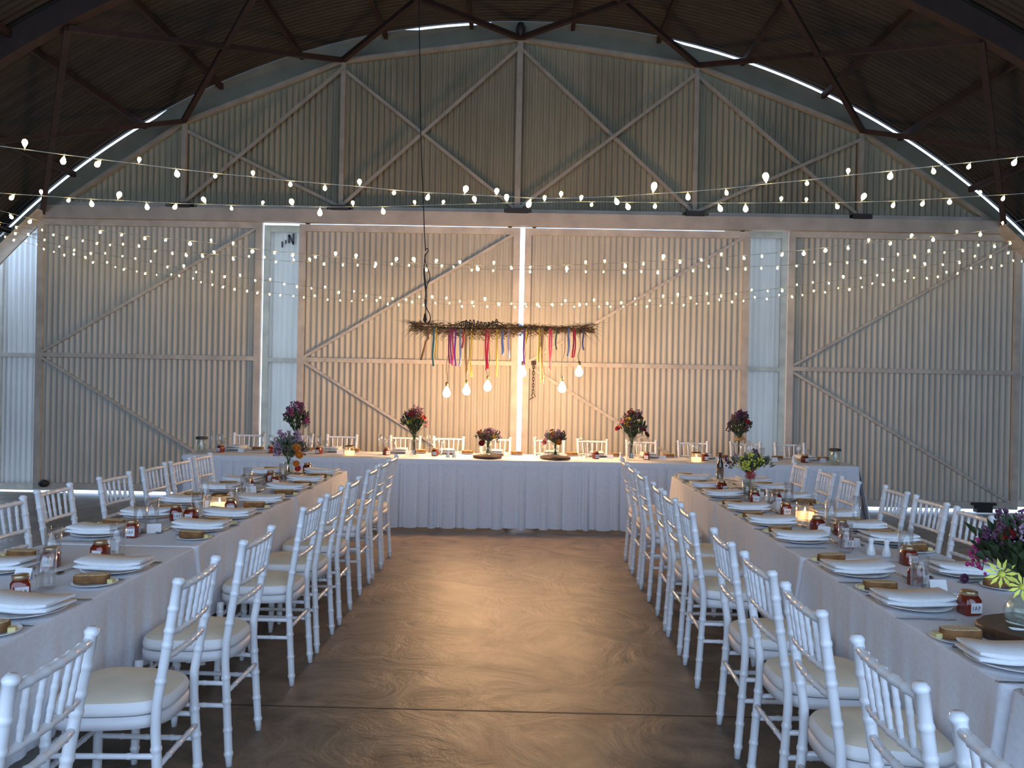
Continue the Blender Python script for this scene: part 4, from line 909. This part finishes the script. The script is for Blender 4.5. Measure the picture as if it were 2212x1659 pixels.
for i in range(2600):
    x = random.uniform(-1.03, 1.0); a = random.uniform(0, 2 * PI); q = random.uniform(.01, .10) * (.6 + .4 * math.cos(x * 2.2 + .8))
    p = Vector((x, q * math.cos(a) * .9, bz(x) + q * math.sin(a) - .012)); sg = random.choice((-1, 1)) if abs(x) < .75 else math.copysign(1, x)
    d = Vector((sg * random.uniform(.3, 1), random.uniform(-.5, .5), random.uniform(-.75, .35))).normalized(); L = random.uniform(.025, .06); sd = d.cross(Vector((random.uniform(-1, 1), 1, random.uniform(-1, 1)))).normalized() * L * .09
    lf.add([p, p + d * L * .5 + sd, p + d * L, p + d * L * .5 - sd], [(0, 1, 2, 3)])
lf.build('foliage', 'dry_leaf', br)
vn = MB(); pts = []
for i in range(150):
    t_ = i / 149; x = -.47 + .42 * t_; a = i * .42; r_ = .050 + .022 * math.sin(t_ * 7)
    pts.append((x + .02 * math.cos(a), .03 * math.cos(a * .5), bz(x) + .028 + r_ * math.sin(a) + .03 * t_))
vn.tube(pts, .006, 5); pts = [(-.52 + .55 * k / 30, -.02, bz(-.3) + .05 + .035 * math.sin(k * .33)) for k in range(31)]; vn.tube(pts, .006, 5)
vn.build('vine_coil', 'cable', br)
def px(x, y, Y): return None
PEND = [(-.84, 1.452, -.83), (-.62, 1.482, -.59), (-.385, 1.530, -.37), (.002, 1.700, .06), (.445, 1.532, .47), (.63, 1.714, .64)]
PL = ['leftmost and lowest', 'second from left', 'third from left', 'fourth from left, by the door gap', 'fifth from left', 'rightmost and highest']
def pendant_fn(x, z, xt):
    t = thing('pendant_bulb', None, 'pendant lamp', (x, HY - .01, z), 0, 'hanging filament bulbs'); h = HZ + bz(xt + .22) - .012 - z
    rnd = random.Random(int(x * 100)); pts = [(0, 0, .118)]
    for k in range(1, 9): u = k / 9; pts.append(((xt - x) * u + .02 * math.sin(u * 9 + x * 5) * (1 - u), .008 * math.sin(u * 7), .118 + (h - .118) * u))
    pts.append((xt - x, .01, h)); MB().tube(catm(pts, 3), .0032, 5).build('cord', 'cable', t)
    MB().lathe(((.010, .120), (.016, .112), (.017, .078), (.013, .068)), 14).build('socket', 'brass', t)
    MB().lathe(((.0125, .070), (.016, .055), (.030, .030), (.040, .004), (.0415, -.012), (.036, -.032), (.022, -.046), (0, -.051)), 20).build('glass_bulb', 'lamp_glow', t)
    return t
for (x, z, xt), l in zip(PEND, PL): pendant_fn(x, z, xt)['label'] = 'lit filament bulb hanging under the branch, ' + l
RB = [  # colour, x, top z, bottom z, width, strips, label
 ('brown', -1.06, 2.12, 1.81, .028, 1, 'brown twisted ribbon nearest the branch left end'), ('teal', -.995, 2.07, 1.745, .022, 1, 'teal ribbon at the left of the branch'),
 ('yellow', -.965, 2.13, 1.83, .018, 1, 'short yellow ribbon right beside the teal ribbon'), ('magenta', -.80, 2.12, 1.755, .056, 3, 'wide magenta ribbon bunch at the left of the branch'),
 ('purple', -.752, 2.12, 1.75, .02, 1, 'purple ribbon on the right edge of the magenta bunch'), ('sky', -.70, 2.11, 1.75, .024, 1, 'sky blue ribbon right of the magenta bunch'),
 ('coral', -.668, 2.13, 1.95, .026, 1, 'short coral red ribbon left of the brown one'), ('hessian', -.632, 2.12, 1.67, .034, 1, 'long brown hessian ribbon above the second bulb'),
 ('yellow', -.575, 2.11, 1.635, .02, 1, 'long yellow ribbon between second and third bulbs'), ('crimson', -.40, 2.12, 1.695, .045, 2, 'crimson ribbon pair above the third bulb'),
 ('yellow', -.29, 2.06, 1.645, .02, 1, 'thin yellow ribbon just right of the third bulb'), ('blue', -.228, 2.10, 1.885, .03, 1, 'short blue ribbon left of the door gap'),
 ('lilac', -.162, 2.08, 1.85, .022, 1, 'pale lilac ribbon left of the door gap'), ('purple', .012, 2.05, 1.78, .02, 1, 'purple ribbon above the fourth bulb'),
 ('yellow', .035, 2.15, 2.02, .02, 1, 'very short yellow ribbon by the door gap'), ('yellow', .178, 2.10, 1.81, .022, 1, 'yellow ribbon beside the brown one above the chain'),
 ('hessian', .212, 2.12, 1.58, .036, 1, 'long brown ribbon near the hanging chain'), ('pink', .305, 2.11, 1.715, .036, 2, 'pink ribbon pair right of the chain'),
 ('green', .368, 2.10, 1.955, .018, 1, 'short dark green ribbon right of the pink pair'), ('blue', .505, 2.16, 1.885, .026, 1, 'blue ribbon above the fifth bulb'),
 ('crimson', .568, 2.15, 1.84, .036, 2, 'crimson ribbon pair left of the rightmost bulb'), ('navy', .668, 2.11, 1.955, .018, 1, 'short navy ribbon right of the rightmost bulb cord')]
for k, (cn, x, z1, z0, w_, ns, lab) in enumerate(RB):
    rnd = random.Random(k); mb = MB(); z1 = HZ + bz(x + .22) - .0
    for s_ in range(ns):
        rows = []; xx = (s_ - (ns - 1) / 2) * w_ / ns * 1.05; ww = w_ / ns * .95; ph = rnd.uniform(0, 6); zb = z0 + rnd.uniform(0, .04) * (ns > 1)
        for i in range(17):
            u = i / 16; z = z1 + (zb - z1) * u; tw_ = .5 * math.sin(u * 5 + ph); dx = .010 * math.sin(u * 6 + ph) * u + (-.06 * u if k == 0 and u > .4 else 0); q = ww / 2
            c, s2 = math.cos(tw_), math.sin(tw_)
            rows.append([(xx + dx - q * c, -.03 - q * s2 + .006 * s_, z - z1), (xx + dx + q * c, -.03 + q * s2 + .006 * s_, z - z1), (xx + dx + q * c, -.029 + q * s2 + .006 * s_, z - z1), (xx + dx - q * c, -.029 - q * s2 + .006 * s_, z - z1)])
        mb.grid(rows, close=True)
    props(mb.build('ribbon', 'ribbon_' + cn, None, True, (x, HY - .01, z1)), lab, 'ribbon', 'ribbons hanging from the branch')
# power cable from the roof to the branch
cb = thing('power_cable', 'black power cable hanging from the roof down to the branch', 'cable', (-1.07, HY, 2.19))
def wp(x, y):      # place on the cable's own upright plane
    return (x + 1.07, 0, y - 2.19)
top = [(-1.245, 6.25), (-1.235, 5.8), (-1.215, 5.2), (-1.185, 4.3), (-1.145, 3.6), (-1.125, 3.25), (-1.108, 3.03)]
MB().tube([wp(*p) for p in catm(top, 4)], .0065, 6).build('lead', 'cable', cb)
kn = [(-1.108, 3.05), (-1.088, 3.06), (-1.08, 3.03), (-1.105, 2.99), (-1.118, 2.9), (-1.125, 2.8), (-1.11, 2.66), (-1.098, 2.55), (-1.105, 2.47), (-1.092, 2.38)]
MB().tube([wp(*p) for p in catm(kn, 4)], .006, 6).tube([wp(*p) for p in catm([(-1.112, 3.0), (-1.105, 2.9), (-1.06, 2.78), (-1.058, 2.72), (-1.088, 2.63), (-1.095, 2.5), (-1.088, 2.4), (-1.05, 2.33), (-1.04, 2.27), (-1.06, 2.21)], 4)], .006, 6).tube([wp(*p) for p in catm([(-1.112, 3.0), (-1.118, 2.85), (-1.1, 2.66), (-1.09, 2.52), (-1.093, 2.42), (-1.1, 2.32)], 4)], .006, 6).tube([wp(*p) for p in catm([(-1.1, 2.25), (-1.08, 2.225), (-1.05, 2.25), (-1.038, 2.3)], 4)], .005, 6).build('loops', 'cable', cb)
MB().lathe(((.006, .11), (.012, .1), (.017, .06), (.022, .05), (.022, .035), (.008, .02), (.006, .0)), 10, (wp(-1.1, 2.225)[0], 0, wp(0, 2.225)[2])).build('plug', 'cable', cb)
# chain on the right-hand door
ch = thing('door_chain', 'rusty chain hanging on the door under the branch', 'chain', (.145, DW - .075, 1.84))
MB().box((.0, 0, 0), (.06, .03, .05)).build('latch', 'rust_steel', ch, False)
z = -.03
for k in range(9):
    r_ = []; vert = k % 2
    for i in range(13):
        a = 2 * PI * i / 12; u, v = .012 * math.cos(a), .026 * math.sin(a); r_.append((u if not vert else 0, u if vert else 0, z - .02 + v))
    MB().tube(r_, .0045, 5, cap=False).build('chain_link', 'rust_steel', ch); z -= .040
MB().tube([(.0, 0, z), (-.02, 0, z - .03), (.0, 0, z - .06), (.03, 0, z - .045), (.01, 0, z - .01)], .006, 6).tube([(0, 0, z - .06), (-.045, 0, z - .085)], .006, 6).build('hook', 'rust_steel', ch)
